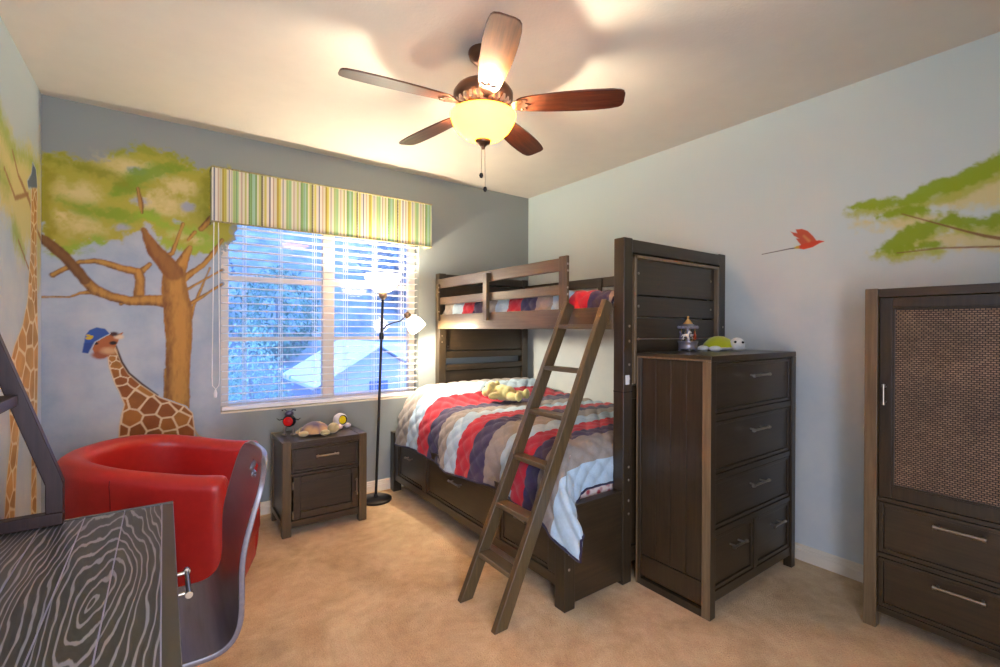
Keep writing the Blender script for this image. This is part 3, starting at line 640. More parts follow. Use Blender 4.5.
# ladder leaning on the upper rail
ld = thing('ladder', 'dark wood ladder with six rungs leaning on the bunk bed', 'ladder', (-1.85,-1.925,0))
f0, f1 = Vector((-1.835,0,0)), Vector((-1.128,0,1.50))
dirv = (f1-f0).normalized(); nrm = Vector((-dirv.z,0,dirv.x))
for yc in (-1.765,-2.058):
    e = MB(); a = f0; L = (f1-f0).length
    # rail cut flat at the floor: profile in (x,z)
    w = .066; h = w/2/abs(dirv.z)
    poly = [(f0.x-h, 0.0), (f0.x+h, 0.0), (f1.x+.033*dirv.z, f1.z-.033*dirv.x+.0), (f1.x-.033*dirv.z, f1.z+.033*dirv.x)]
    e.prism(poly, yc-.0165, yc+.0165, 'y'); e.build('ladder_rail', WPOST, ld, bevel=.004)
for z in (.215,.445,.675,.905,1.135,1.365):
    c = f0+dirv*(z/dirv.z)
    e = MB(); M = Matrix.Translation((c.x, 0, z)) @ Matrix.Rotation(math.radians(2), 4, 'Y')
    e.box(-.036, .036, -2.0415, -1.7815, -.012, .012, M); e.build('rung', WPL, ld, bevel=.004)

# ------------------------------------------------------------------ bedding
def quilt_fabric(name, rgb):
    return plain(name, rgb, rough=.85, spec=.2, noise=.06, nscale=90, sheen=.2, bump=.15, bscale=500)
QM = [quilt_fabric('quilt_tan', (148,139,130)), quilt_fabric('quilt_pale_blue', (176,198,212)), quilt_fabric('quilt_red', (184,34,50)), quilt_fabric('quilt_navy', (66,56,84))]
NAVY = quilt_fabric('quilt_binding', (44,38,62))
def make_quilt(xr, xl, y0, y1, zt, sd, fd, r=.12, rf=.10, bump=None, step=.011, flare=(.12,.52), stripe=.15, phase=0.225, bounds=None, corner=False, wob=1.0):
    Wf = (xr-xl)-r; Ltot = Wf+r*PI/2+max(0, sd-r)
    Uf = (y0-y1)-rf; Utot = Uf+rf*PI/2+max(0, fd-rf)
    ns, nu = int(Ltot/step)+1, int(Utot/step)+1
    s = np.linspace(0, Ltot, ns); u = np.linspace(0, Utot, nu)
    def fold(t, f, rr):
        a = np.clip((t-f)/rr, 0, PI/2); h = np.where(t < f, t, f+rr*np.sin(a)); d = rr*(1-np.cos(a))+np.maximum(0, t-f-rr*PI/2); return h, d
    hs, ds = fold(s, Wf, r); hu, du = fold(u, Uf, rf)
    HS, HU = np.meshgrid(hs, hu, indexing='ij'); A, B_ = np.meshgrid(ds, du, indexing='ij'); S, U = np.meshgrid(s, u, indexing='ij')
    mn = np.minimum(A, B_)
    X = xr-HS-flare[0]*mn; Y = y0-HU-flare[1]*np.maximum(0, mn-.03)
    Z = zt-(np.maximum(A, B_)+.10*mn)
    sf = np.clip(A/max(sd,.01), 0, 1)
    X = X-wob*sf*(.022*np.sin(U*7.5+.6)+.010*np.sin(U*17))-sf**2*.02
    Z = Z+.012*np.sin(U*5+S*2)*(1-sf)*.8-.010*(fbm(X,Y,6,5)-.5)*2*(1-sf) + sf**2*.014*np.sin(U*6.0)
    if corner:
        k = smooth(Wf+r*PI/2-.34, Wf+r*PI/2, S)*np.clip(B_/fd, 0, 1)
        Z = Z-k*.085; Y = Y-k*.105*smooth(.25, .9, B_/fd)
    if bump is not None: Z = Z+bump(X, Y)*(1-sf*.65)
    P = np.stack([X, Y, Z], -1)
    def normals(P):
        ga = np.gradient(P, axis=0); gb = np.gradient(P, axis=1); N = np.cross(ga, gb); N /= np.linalg.norm(N, axis=-1, keepdims=True)+1e-9
        return N*np.where(N[...,2:3].mean() < 0, -1, 1)
    N = normals(P)
    Lq = .082; p = (S+U)/1.414; q = (S-U)/1.414
    puff = (np.abs(np.sin(PI*p/Lq))**.4)*(np.abs(np.sin(PI*q/Lq))**.4)
    P = P+N*(puff*.015)[...,None]
    m = MB()
    idx = np.searchsorted(np.array(bounds), U[0]) if bounds else np.floor((U[0]-phase)/stripe).astype(int)
    m.grid(P, mats=lambda i, j: int((idx[j]+8) % 4))
    hem = [P[-1, j] for j in range(0, nu, 2)]+[P[i, -1] for i in range(ns-1, -1, -2)]
    return m, hem
def finish_quilt(m, hem, label, group=None):
    o = m.build('quilt', QM, None, origin=(-.8,-1.1,.75), sharp=None, fixn=False)
    s = o.modifiers.new('thickness', 'SOLIDIFY'); s.thickness = .009; s.offset = -1
    tag(o, label, 'quilt')
    MB().tube([Vector(h) for h in hem], .0065, 6).build('binding', NAVY, o, label='navy edge binding')
    return o
def lower_bump(X, Y):
    pil = .115*np.exp(-np.abs((Y+.36)/.24)**3)*smooth(-.10,-.28,X)*smooth(-1.60,-1.28,X)
    return pil+.015*np.cos((X+.8)*1.9)
q, hem = make_quilt(-.10, -1.494, -.190, -2.055, .752, .335, .235, r=.20, bump=lower_bump, corner=True, bounds=[.20,.355,.515,.66,.81,.955,1.105,1.245,1.395,1.525,1.645,1.745,1.905])
ql = finish_quilt(q, hem, 'striped red, navy and grey quilt draped over the wide lower bunk')
def twin_bump(X, Y): return .02*np.exp(-((Y+.3)/.2)**2)
q, hem = make_quilt(-.15, -1.040, -.13, -2.03, 1.578, .13, .04, r=.06, rf=.04, bump=twin_bump, flare=(0,0), phase=0, stripe=.155, wob=.25)
qu = finish_quilt(q, hem, 'striped quilt on the upper bunk seen through the guard rails')

def floral():
    m, nt, b = new_mat('floral_sheet')
    tc = nt.nodes.new('ShaderNodeTexCoord'); v = nt.nodes.new('ShaderNodeTexVoronoi'); v.inputs['Scale'].default_value = 26
    nt.links.new(tc.outputs['Object'], v.inputs['Vector'])
    r = nt.nodes.new('ShaderNodeValToRGB'); r.color_ramp.elements[0].color = lin((176,70,76))+(1,); r.color_ramp.elements[1].color = lin((228,208,196))+(1,)
    r.color_ramp.elements[0].position = .25; r.color_ramp.elements[1].position = .55
    nt.links.new(v.outputs['Distance'], r.inputs['Fac']); nt.links.new(r.outputs[0], b.inputs['Base Color']); b.inputs['Roughness'].default_value = .85
    return m
m = MB().box(-1.432, -.125, -2.050, -.12, .415, .725); o = m.build('mattress', floral(), None, origin=(-.8,-1.1,.415), bevel=.05, bseg=4)
tag(o, 'thick mattress in pink patterned sheet under the quilt of the lower bunk', 'mattress')
m = MB().box(-1.020, -.16, -2.035, -.135, 1.398, 1.500); o = m.build('mattress', plain('ticking', (220,216,208), rough=.85), None, origin=(-.6,-1.1,1.398), bevel=.03, bseg=3)
tag(o, 'thin pale mattress under the quilt of the upper bunk', 'mattress')

# teddy bear: continuous body (voxel-joined), parts for nose and eyes
PLUSH = plain('tan_plush', (204,194,128), rough=.95, sheen=.5, noise=.12, nscale=60, bump=.5, bscale=260)
tb = thing('teddy_bear', 'yellow tan teddy bear lying on the lower bunk quilt', 'teddy bear', (-.86,-.80,.775))
def place(o_loc, rz): return Matrix.Translation(Vector(o_loc)) @ Matrix.Rotation(rz, 4, 'Z')
T = place((-.885,-.80,.795), math.radians(-64)) @ Matrix.Diagonal((.95,1.12,1.3,1))
m = MB()
def tell(c, r, rot=(0,0,0)):
    e = Euler(rot); R4 = (Matrix.Rotation(math.radians(-64),3,'Z') @ e.to_matrix()); m.ell(T @ Vector(c), (r[0],r[1]*1.12,r[2]*1.28), rot=R4.to_quaternion(), seg=18, rings=12)
# local x: head(-) to feet(+); lying on its side/back
tell((-.02,0,.045), (.072,.056,.05)); tell((.035,0,.042),(.058,.056,.046))
tell((-.125,.0,.06), (.055,.055,.05)); tell((-.165,-.02,.042),(.032,.030,.028))
tell((-.105,.056,.085),(.026,.014,.026)); tell((-.105,-.056,.075),(.026,.014,.026))
tell((-.06,.075,.05),(.022,.058,.022),(0,0,.35)); tell((-.045,-.075,.03),(.024,.052,.022),(0,0,-.5))
tell((.10,.045,.034),(.062,.027,.026),(0,0,.30)); tell((.10,-.045,.030),(.062,.027,.026),(0,0,-.25))
tell((.165,.062,.040),(.026,.028,.032)); tell((.165,-.062,.036),(.026,.028,.030))
o = m.build('body', PLUSH, tb, sharp=None)
rm = o.modifiers.new('join', 'REMESH'); rm.mode = 'VOXEL'; rm.voxel_size = .006; rm.use_smooth_shade = True
sm = o.modifiers.new('smooth', 'SMOOTH'); sm.iterations = 3
DARK = plain('dark_bead', (30,24,20), rough=.25)
m = MB(); m.ell(T @ Vector((-.196,-.028,.045)), (.008,.011,.008), seg=10, rings=6); m.build('nose', DARK, tb)
for yy, zz in ((.012,.078),(-.034,.079)):
    m = MB(); m.ell(T @ Vector((-.166,yy,zz-.004)), (.006,)*3, seg=10, rings=6); m.build('eye', DARK, tb)

# ------------------------------------------------------------------ nightstand
ns = thing('nightstand', 'dark wood nightstand with one drawer over one door below the window', 'nightstand', (-2.165,-.33,0))
nx0, nx1, ny0, ny1, nz = -2.44, -1.888, -.522, -.125, .614
pw = .055
for x in (nx0, nx1-pw):
    for y in (ny0, ny1-.05): MB().box(x, x+pw, y, y+.05, 0, nz).build('corner_post', WPOST, ns, bevel=.003)
e = MB(); e.box(nx0+pw, nx1-pw, ny0-.0, ny1, nz-.03, nz-.002); e.box(nx0, nx0+pw, ny0+.05, ny1-.05, nz-.03, nz-.001); e.box(nx1-pw, nx1, ny0+.05, ny1-.05, nz-.03, nz-.001)
e.build('top', WDH, ns, bevel=.003)
e = MB()
for x in (nx0, nx1-.02):
    xa = x+.012 if x == nx0 else x-.004
    e.box(xa, xa+.012, ny0+.05, ny1-.05, .10, nz-.03); e.box(x, x+.02, ny0+.05, ny1-.05, .065, .10)
e.box(nx0+.02, nx1-.02, ny1-.03, ny1-.012, .08, nz-.03); e.box(nx0+.03, nx1-.03, ny0+.03, ny1-.03, .08, .10)
e.box(nx0+pw, nx1-pw, ny0+.006, ny0+.03, .055, .10); e.box(nx0+pw, nx1-pw, ny0+.006, ny0+.03, .385, .405); e.box(nx0+pw, nx1-pw, ny0+.006, ny0+.03, .565, nz-.03)
e.build('carcass', WDH, ns, bevel=.002)
d = MB(); framed_panel(d, 'y', ny0+.006, -1, nx0+pw+.004, nx1-pw-.004, .408, .562, .016, .006, .02); d.box(nx0+pw+.02, nx1-pw-.02, ny0+.03, ny1-.06, .42, .53)
d = d.build('drawer', WDH, ns, bevel=.003)
bar_handle(d, (-2.235,ny0+.006,.505), (-2.09,ny0+.006,.505), (0,-.026,0), r=.006)
d = MB(); framed_panel(d, 'y', ny0+.006, -1, nx0+pw+.012, nx1-pw-.004, .103, .382, .045, .010, .02); d = d.build('door', WDH, ns, bevel=.004)
bar_handle(d, (nx1-pw-.022,ny0+.006,.20), (nx1-pw-.022,ny0+.006,.31), (0,-.026,0), r=.0055)
for z in (.14,.33):
    MB().tube([(nx0+pw+.008,ny0-.002,z-.025),(nx0+pw+.008,ny0-.002,z+.025)], .0055, 8).build('hinge', PEWTER, ns)

# toys on the nightstand
bt = thing('beetle_figurine', 'small metal beetle figurine with red round body on the nightstand', 'figurine', (-2.352,-.285,nz))
Mb = Matrix.Translation((-2.352,-.285,nz)) @ Matrix.Rotation(math.radians(-28), 4, 'Z')
m = MB(); m.lathe([(0,-.03),(.03,-.024),(.044,-.004),(.040,.012),(.03,.02),(0,.024)], Mb @ Matrix.Translation((0,0,.098)) @ Matrix.Rotation(PI/2,4,'X'), 20); m.build('body', plain('black_enamel', (36,30,34), rough=.25, metal=.3), bt)
m = MB(); m.lathe([(.031,.018),(.031,.028),(.024,.032),(.022,.029),(.008,.030),(0,.034)], Mb @ Matrix.Translation((0,0,.098)) @ Matrix.Rotation(PI/2,4,'X'), 20); m.build('face', plain('red_enamel', (196,30,30), rough=.25), bt)
m = MB(); m.ell(Mb @ Vector((0,.0,.148)), (.030,.024,.020), seg=14, rings=8); m.build('head', plain('grey_metal', (96,88,108), rough=.3, metal=.7), bt)
for s in (-1,1):
    m = MB(); m.tube([Mb @ Vector((s*.022,0,.062)), Mb @ Vector((s*.030,-.002,.04)), Mb @ Vector((s*.026,0,.012))], [.008,.010,.008], 8)
    m.ell(Mb @ Vector((s*.028,-.012,.008)), (.017,.021,.008), seg=12, rings=6); m.build('leg', plain('nickel', (150,140,132), rough=.3, metal=.9), bt)
    m = MB(); m.tube([Mb @ Vector((s*.042,0,.11)), Mb @ Vector((s*.062,-.008,.105)), Mb @ Vector((s*.078,-.012,.118))], [.004,.0035,.0025], 6); m.build('arm', STEELD, bt)
    m = MB(); m.tube([Mb @ Vector((s*.012,0,.16)), Mb @ Vector((s*.026,-.004,.178)), Mb @ Vector((s*.042,-.008,.172))], .0025, 6); m.ell(Mb @ Vector((s*.042,-.008,.172)), (.005,)*3, seg=8, rings=6); m.build('antenna', STEELD, bt)

tp = thing('plush_tortoise', 'brown shelled plush tortoise lying on the nightstand', 'plush toy', (-2.17,-.33,nz))
Mt = Matrix.Translation((-2.195,-.345,nz)) @ Matrix.Rotation(math.radians(-14), 4, 'Z') @ Matrix.Diagonal((.86,.9,.98,1))
def shell_mat():
    m, nt, b = new_mat('tortoise_shell_plush')
    tc = nt.nodes.new('ShaderNodeTexCoord'); v = nt.nodes.new('ShaderNodeTexVoronoi'); v.feature = 'F1'; v.inputs['Scale'].default_value = 11
    nt.links.new(tc.outputs['Object'], v.inputs['Vector'])
    r = nt.nodes.new('ShaderNodeValToRGB'); r.color_ramp.elements[0].color = lin((190,152,104))+(1,); r.color_ramp.elements[1].color = lin((92,78,108))+(1,)
    r.color_ramp.elements[0].position = .2; r.color_ramp.elements[1].position = .62
    nt.links.new(v.outputs['Distance'], r.inputs['Fac']); nt.links.new(r.outputs[0], b.inputs['Base Color']); b.inputs['Roughness'].default_value = .8; b.inputs['Sheen Weight'].default_value = .4
    return m
m = MB(); m.lathe([(0,.088),(.035,.084),(.068,.068),(.092,.045),(.105,.022),(.106,.012),(0,.010)], Mt @ Matrix.Diagonal((1.1,.85,1,1)), 26); m.build('shell', shell_mat(), tp, sharp=70)
TAN = plain('olive_tan_plush', (186,168,120), rough=.95, sheen=.5, bump=.4, bscale=260)
m = MB(); m.ell(Mt @ Vector((.140,-.035,.040)), (.040,.036,.036), seg=18, rings=12); m.build('head', TAN, tp)
for (x, y) in ((.075,-.088),(-.085,-.08),(.06,.085),(-.085,.075)):
    m = MB(); m.ell(Mt @ Vector((x,y,.020)), (.034,.026,.020), seg=14, rings=8); m.build('foot', TAN, tp)
m = MB(); m.ell(Mt @ Vector((-.125,0,.02)), (.022,.012,.012), seg=10, rings=8); m.build('tail', TAN, tp)
for s in (-1,1):
    m = MB(); m.ell(Mt @ Vector((.160+.006*s,-.062+.03*(s>0),.05)), (.0045,)*3, seg=8, rings=6); m.build('eye', DARK, tp)

sn = thing('round_toy', 'small white round toy with a yellow dial on the nightstand', 'toy', (-1.975,-.25,nz))
WG = plain('pearl_white', (226,220,226), rough=.3)
cs = Vector((-1.99,-.24,nz+.058)); dv = Vector((.28,-.93,.12)).normalized()
Ms = Matrix.Translation(cs) @ dv.to_track_quat('Z','Y').to_matrix().to_4x4()
m = MB(); m.lathe([(0,-.052),(.024,-.046),(.043,-.028),(.051,-.002),(.046,.022),(.037,.036),(.033,.037),(.031,.031),(0,.031)], Ms, 26); m.build('body', WG, sn)
m = MB(); m.lathe([(.0,.036),(.027,.035),(.030,.031)], Ms, 22); m.build('dial', plain('yellow_dial', (226,206,16), rough=.35), sn)
m = MB(); m.lathe([(.029,.032),(.034,.039),(.036,.036)], Ms, 22); m.build('rim', STEELD, sn)
for s in (-1,1):
    m = MB(); p = cs+Vector((.012+s*.034, -.042+.012*s, -.040)); m.ell(p, (.024,.026,.018), seg=14, rings=8); m.build('foot', plain('pale_pink_plastic', (224,204,204), rough=.4), sn)

# ------------------------------------------------------------------ floor lamp
SHADE = None
def lamp_shade_mat(name, col, estr, tcol=(250,240,222), tfac=.35):
    m, nt, b = new_mat(name); out = [n for n in nt.nodes if n.type == 'OUTPUT_MATERIAL'][0]
    b.inputs['Base Color'].default_value = lin((238,232,222))+(1,); b.inputs['Roughness'].default_value = .35
    b.inputs['Emission Color'].default_value = lin(col)+(1,); b.inputs['Emission Strength'].default_value = estr
    tl = nt.nodes.new('ShaderNodeBsdfTranslucent'); tl.inputs[0].default_value = lin(tcol)+(1,)
    mx = nt.nodes.new('ShaderNodeMixShader'); mx.inputs[0].default_value = tfac
    nt.links.new(b.outputs[0], mx.inputs[1]); nt.links.new(tl.outputs[0], mx.inputs[2]); nt.links.new(mx.outputs[0], out.inputs[0])
    return m
def point(name, loc, energy, col, r=.03):
    l = bpy.data.lights.new(name, 'POINT'); l.energy = energy; l.color = col; l.shadow_soft_size = r
    o = bpy.data.objects.new(name, l); o.location = loc; C.objects.link(o); return o
WARM = (1.0, .90, .73)
lp = thing('floor_lamp', 'tall dark floor lamp with white bowl shade and side reading light', 'floor lamp', (-1.700,-.205,0))
lb = Vector((-1.700,-.205,0)); lt = Vector((-1.648,-.205,1.600))
MB().lathe([(0,.0),(.118,.0),(.122,.006),(.122,.018),(.112,.024),(.03,.030),(.016,.034),(.013,.05),(0,.05)], Matrix.Translation(lb), 36).build('base', STEELD, lp, sharp=35)
MB().tube([lb+Vector((0,0,.03)), lb.lerp(lt,.33), lb.lerp(lt,.66), lt], .0105, 12).build('pole', STEELD, lp)
Ml = Matrix.Translation(lt)
MB().lathe([(.012,-.02),(.020,-.012),(.030,.0),(.034,.024),(.028,.034),(.045,.045),(0,.045)], Ml, 20).build('socket', plain('champagne_metal', (150,128,104), rough=.35, metal=.7), lp)
SH = lamp_shade_mat('frosted_shade', (255,240,214), SHADE_E)
MB().lathe([(.030,.036),(.062,.050),(.100,.085),(.128,.130),(.144,.178),(.141,.178),(.124,.130),(.096,.088),(.060,.055),(.030,.042)], Ml, 36).build('lamp_shade', SH, lp, sharp=None, fixn=True, label='white glass bowl shade, lit')
j = lb.lerp(lt, .808); MB().lathe([(.0,-.03),(.017,-.026),(.019,0),(.017,.026),(0,.03)], Matrix.Translation(j), 14).build('joint', STEELD, lp)
arm_end = j+Vector((.195,-.02,.160))
arm = [j, j+Vector((.012,0,.05)), j+Vector((.04,-.006,.085)), j+Vector((.10,-.012,.108)), j+Vector((.155,-.018,.122)), j+Vector((.180,-.02,.145)), arm_end]
MB().tube(arm, .0055, 10).build('gooseneck', STEELD, lp)
ax = Vector((.62,-.12,-.77)).normalized()
Mr = Matrix.Translation(arm_end+Vector((.005,0,.022))) @ ax.to_track_quat('Z','Y').to_matrix().to_4x4()
MB().lathe([(0,-.012),(.020,-.008),(.027,.01),(.027,.04),(.022,.048),(0,.048)], Mr, 16).build('socket', plain('champagne_metal2', (150,128,104), rough=.35, metal=.7), lp)
MB().lathe([(.024,.038),(.045,.055),(.062,.085),(.069,.125),(.070,.165),(.067,.165),(.066,.125),(.059,.088),(.042,.060),(.024,.043)], Mr, 28).build('reading_shade', SH, lp, sharp=None, label='white glass reading shade, lit')
point('floor_lamp_bulb', lt+Vector((0,0,.135)), LAMP_W, WARM, .035)
point('reading_bulb', Mr @ Vector((0,0,.11)), READ_W, WARM, .025)

# ------------------------------------------------------------------ ceiling fan
FX, FY = -1.795, -1.852
fan = thing('ceiling_fan', 'five blade brown ceiling fan with lit bowl light and pull chains', 'ceiling fan', (FX, FY, H))
Mf = Matrix.Translation((FX, FY, 0))
MB().lathe([(0,H-.0005),(.072,H-.0005),(.074,H-.012),(.066,H-.035),(.045,H-.055),(.02,H-.062),(0,H-.062)], Mf, 28).build('canopy', BRONZE, fan)
MB().tube([(FX,FY,H-.06),(FX,FY,2.53)], .0135, 12).build('downrod', BRONZE, fan)
MB().lathe([(0,2.545),(.03,2.545),(.04,2.54),(.085,2.536),(.128,2.52),(.145,2.495),(.145,2.47),(.130,2.452),(.112,2.438),(.105,2.422),(.055,2.412),(0,2.412)], Mf, 36).build('motor_housing', BRONZE, fan)
m = MB()
for k in range(24):
    a = 2*PI*k/24; M = Mf @ Matrix.Rotation(a, 4, 'Z'); m.box(.110,.134,-.006,.006,2.428,2.458, M)
m.build('vent_fins', plain('cream_metal', (206,176,150), rough=.4, metal=.4), fan)
BL = wood('walnut_blade', (70,36,22), (104,58,36), rough=.26, axis=0, coat=.5)
def blade(k):
    a = math.radians(-44.75+72*k+ (0 if k else 1)); Mw = Mf @ Matrix.Rotation(a, 4, 'Z') @ Matrix.Translation((0,0,2.436)) @ Matrix.Rotation(math.radians(-12), 4, 'X'); M = Matrix()
    xs = [.165,.185,.23,.30,.38,.46,.54,.61,.650,.664,.671]; ws = [.034,.045,.055,.063,.069,.072,.072,.068,.060,.050,.030]
    up = [(x, w) for x, w in zip(xs, ws)]; dn = [(x, -w*.92) for x, w in zip(xs, ws)][::-1]
    m = MB(); m.prism(up+dn, -.004, .004, 'z', M); o = m.build('blade', BL, None, bevel=.0015, sharp=30); o.parent = fan; o.matrix_local = Matrix.Translation((-FX,-FY,-H)) @ Mw
    m = MB(); m.prism([(.095,.016),(.13,.013),(.155,.03),(.19,.042),(.215,.034),(.205,.012),(.232,0),(.205,-.012),(.215,-.034),(.19,-.042),(.155,-.03),(.13,-.013),(.095,-.016)], -.010, -.0042, 'z', M)
    for (x, y) in ((.19,.026),(.19,-.026),(.218,0)): m.lathe([(.006,-.013),(.006,-.010)], M @ Matrix.Translation((x,y,0)), 8, cap=True)
    o2 = m.build('blade_iron', BRONZE, None, bevel=.0015); o2.parent = o
for k in range(5): blade(k)
MB().lathe([(.045,2.414),(.06,2.408),(.120,2.406),(.143,2.398),(.141,2.393),(0,2.391)], Mf, 28).build('fitter_block_pan', BRONZE, fan)  # hidden pan, widened to keep the bulb's light off the ceiling
BOWL = lamp_shade_mat('amber_glass_bowl', (255,200,96), BOWL_E, (255,206,108), .75)
MB().lathe([(.152,2.392),(.160,2.390),(.158,2.378),(.149,2.352),(.128,2.318),(.094,2.288),(.05,2.270),(.02,2.264),(.02,2.268),(.05,2.275),(.092,2.294),(.125,2.323),(.145,2.355),(.153,2.380),(.152,2.392)], Mf, 44).build('glass_bowl', BOWL, fan, sharp=None, label='lit amber glass bowl')
MB().lathe([(0,2.270),(.040,2.268),(.036,2.256),(.022,2.248),(.012,2.240),(.008,2.228),(0,2.226)], Mf, 20).build('finial', BRONZE, fan)
for dx, dy, L in ((-.012,-.004,.14),(.016,.004,.20)):
    m = MB(); m.tube([(FX+dx*.8,FY+dy,2.25),(FX+dx,FY+dy,2.25-L)], .0016, 6); c_ = m.build('pull_chain', PEWTER, fan)
    MB().lathe([(0,0),(.007,-.003),(.0105,-.014),(.007,-.024),(0,-.028)], Matrix.Translation((FX+dx,FY+dy,2.25-L)), 12).build('knob', STEELD, c_)
point('fan_bulb', (FX, FY, 2.338), FAN_W, (1.0,.91,.72), .05)
MB().tube([(FX,FY,2.41),(FX,FY,2.262)], .006, 8).build('light_stem', BRONZE, fan)
# ------------------------------------------------------------------ dresser
ds = thing('dresser', 'tall dark wood chest of drawers at the foot of the bunk bed', 'dresser', (-.56,-2.36,0))
dx0, dx1, dy0, dy1, dz = -1.003, -.115, -2.572, -2.150, 1.230
pw = .045
for (x, y) in ((dx0,dy0),(dx1-pw,dy0),(dx0,dy1-.03),(dx1-pw,dy1-.03)):
    MB().box(x, x+pw, y, y+(.045 if y == dy0 else .03), 0, dz-.028).build('corner_post', WD, ds, bevel=.003)
e = MB(); e.box(dx0, dx1, dy0, dy1, dz-.028, dz); e.build('top', WDH, ds, bevel=.003)
e = MB()
e.box(dx0, dx0+.03, dy0+.045, dy1-.03, 0, .035); e.box(dx0+.008, dx0+.03, dy0+.045, dy1-.03, .05, .16)
n = 4; ya, yb = dy0+.045, dy1-.03
for i in range(n):
    a = ya+(yb-ya)*i/n; b_ = ya+(yb-ya)*(i+1)/n
    e.box(dx0+.010, dx0+.024, a+.0008, b_-.0008, .165, dz-.03)
e.box(dx0+.016, dx0+.026, ya, yb, .15, dz-.03)
e.box(dx1-.03, dx1-.01, ya, yb, .06, dz-.03); e.box(dx0+.03, dx1-.03, dy1-.025, dy1-.01, .06, dz-.03)
e.build('side_panels', WD, ds, bevel=.0012)
e = MB()
for (y) in (dy0-.0006,): pass
e.box(dx0-.0008, dx0+.003, dy0+.0005, dy0+.043, .0, dz-.0285); e.box(dx0-.0008, dx0+.003, dy1-.012, dy1-.002, .0, dz-.0285); e.box(dx0-.0008, dx0+.003, dy0+.0005, dy1, dz-.0275, dz-.018)
e.build('lit_edge_strips', WEDGE, ds, bevel=.001)  # lighter strips paint the light caught by the left faces
e = MB(); a, b_ = dx0+pw, dx1-pw; fy_ = dy0+.008
rows = [(.953,1.196),(.668,.920),(.408,.640),(.118,.380)]
e.box(a, b_, fy_, fy_+.02, 1.196, dz-.028)
for lo, hi in ((.920,.953),(.640,.668),(.380,.408),(.070,.118)): e.box(a, b_, fy_, fy_+.02, lo, hi)
xm_ = (a+b_)/2; e.box(xm_-.016, xm_+.016, fy_, fy_+.02, .118, .380); e.box(a, b_, dy1-.06, dy1-.03, .07, .10); e.box(a, b_, fy_+.02, dy1-.03, .07, .09)
e.build('front_rails', WDH, ds, bevel=.002)
for k, (lo, hi) in enumerate(rows):
    spans = [(a, b_)] if k < 3 else [(a, xm_-.016), (xm_+.016, b_)]
    for (p0, p1) in spans:
        d = MB(); framed_panel(d, 'y', fy_+.004, -1, p0+.003, p1-.003, lo+.003, hi-.003, .018, .008, .018)
        d.box(p0+.02, p1-.02, fy_+.022, dy1-.06, lo+.02, hi-.05)
        d = d.build('drawer', WDH, ds, bevel=.002)
        xc = (p0+p1)/2; hl = .085 if k < 3 else .065
        bar_handle(d, (xc-hl,fy_+.004,hi-.075), (xc+hl,fy_+.004,hi-.075), (0,-.032,0), r=.006, posts=.2)

# carousel figurine on the dresser
ca = thing('carousel', 'small toy carousel with horses on the dresser top', 'figurine', (-.66,-2.235,dz))
Mc = Matrix.Translation((-.66,-2.235,dz))
SIL = plain('antique_silver', (150,146,156), rough=.35, metal=.6)
m = MB(); m.lathe([(0,.012),(.050,.012),(.053,.018),(.050,.028),(.050,.044),(.054,.050),(.054,.058),(0,.058)], Mc, 28)
for k in range(4):
    a = PI/4+k*PI/2; m.lathe([(.005,0),(.008,.006),(.006,.013)], Mc @ Matrix.Translation((.043*math.cos(a),.043*math.sin(a),0)), 8, cap=True)
m.build('base', SIL, ca, sharp=35)
m = MB(); m.tube([Mc @ Vector((0,0,.058)), Mc @ Vector((0,0,.135))], [.013,.010], 10); m.build('column', SIL, ca)
m = MB(); n = 16; prof = [(.050,.128),(.052,.134),(.049,.141),(.030,.152),(.024,.156),(0,.157)]
m.lathe([(0,.126)]+prof, Mc, n)
for k in range(16):
    a = 2*PI*k/16; m.ell(Mc @ Vector((0.050*math.cos(a),0.050*math.sin(a),.136)), (.008,.008,.009), seg=8, rings=6)
m.build('canopy', SIL, ca, sharp=30)
m = MB(); m.lathe([(0,.150),(.027,.150),(.026,.156),(.011,.176),(.005,.182),(.005,.187),(.008,.192),(.005,.199),(0,.200)], Mc, 16); m.build('canopy_peak', plain('gilt', (214,164,96), rough=.35, metal=.4), ca, sharp=40)
for k, c in enumerate(((228,222,210),(190,60,30),(226,206,186),(120,110,130))):
    a = math.radians(-165+k*90+ (20 if k == 1 else 0)); px, py = .036*math.cos(a), .036*math.sin(a)
    Mh = Mc @ Matrix.Translation((px,py,.085)) @ Matrix.Rotation(a+PI/2, 4, 'Z')
    m = MB(); m.tube([Mc @ Vector((px,py,.058)), Mc @ Vector((px,py,.130))], .0018, 6); pl = m.build('pole', plain('brass', (190,160,100), rough=.3, metal=.9), ca)
    m = MB(); m.ell(Mh @ Vector((0,0,.006)), (.017,.008,.009), rot=Mh.to_quaternion(), seg=12, rings=8)
    m.tube([Mh @ Vector((.010,0,.008)), Mh @ Vector((.017,0,.022)), Mh @ Vector((.020,0,.028))], [.006,.0045,.004], 8)
    m.tube([Mh @ Vector((.018,0,.028)), Mh @ Vector((.030,0,.020))], [.0045,.003], 8)
    for (lx, ly, fx) in ((.011,.004,.020),(.011,-.004,.014),(-.011,.004,-.018),(-.011,-.004,-.012)): m.tube([Mh @ Vector((lx,ly,.0)), Mh @ Vector((fx,ly,-.018))], [.0034,.0022], 6)
    m.tube([Mh @ Vector((-.015,0,.010)), Mh @ Vector((-.025,0,-.002))], [.003,.002], 6)
    m.build('horse', plain('horse_paint', c, rough=.4), ca)

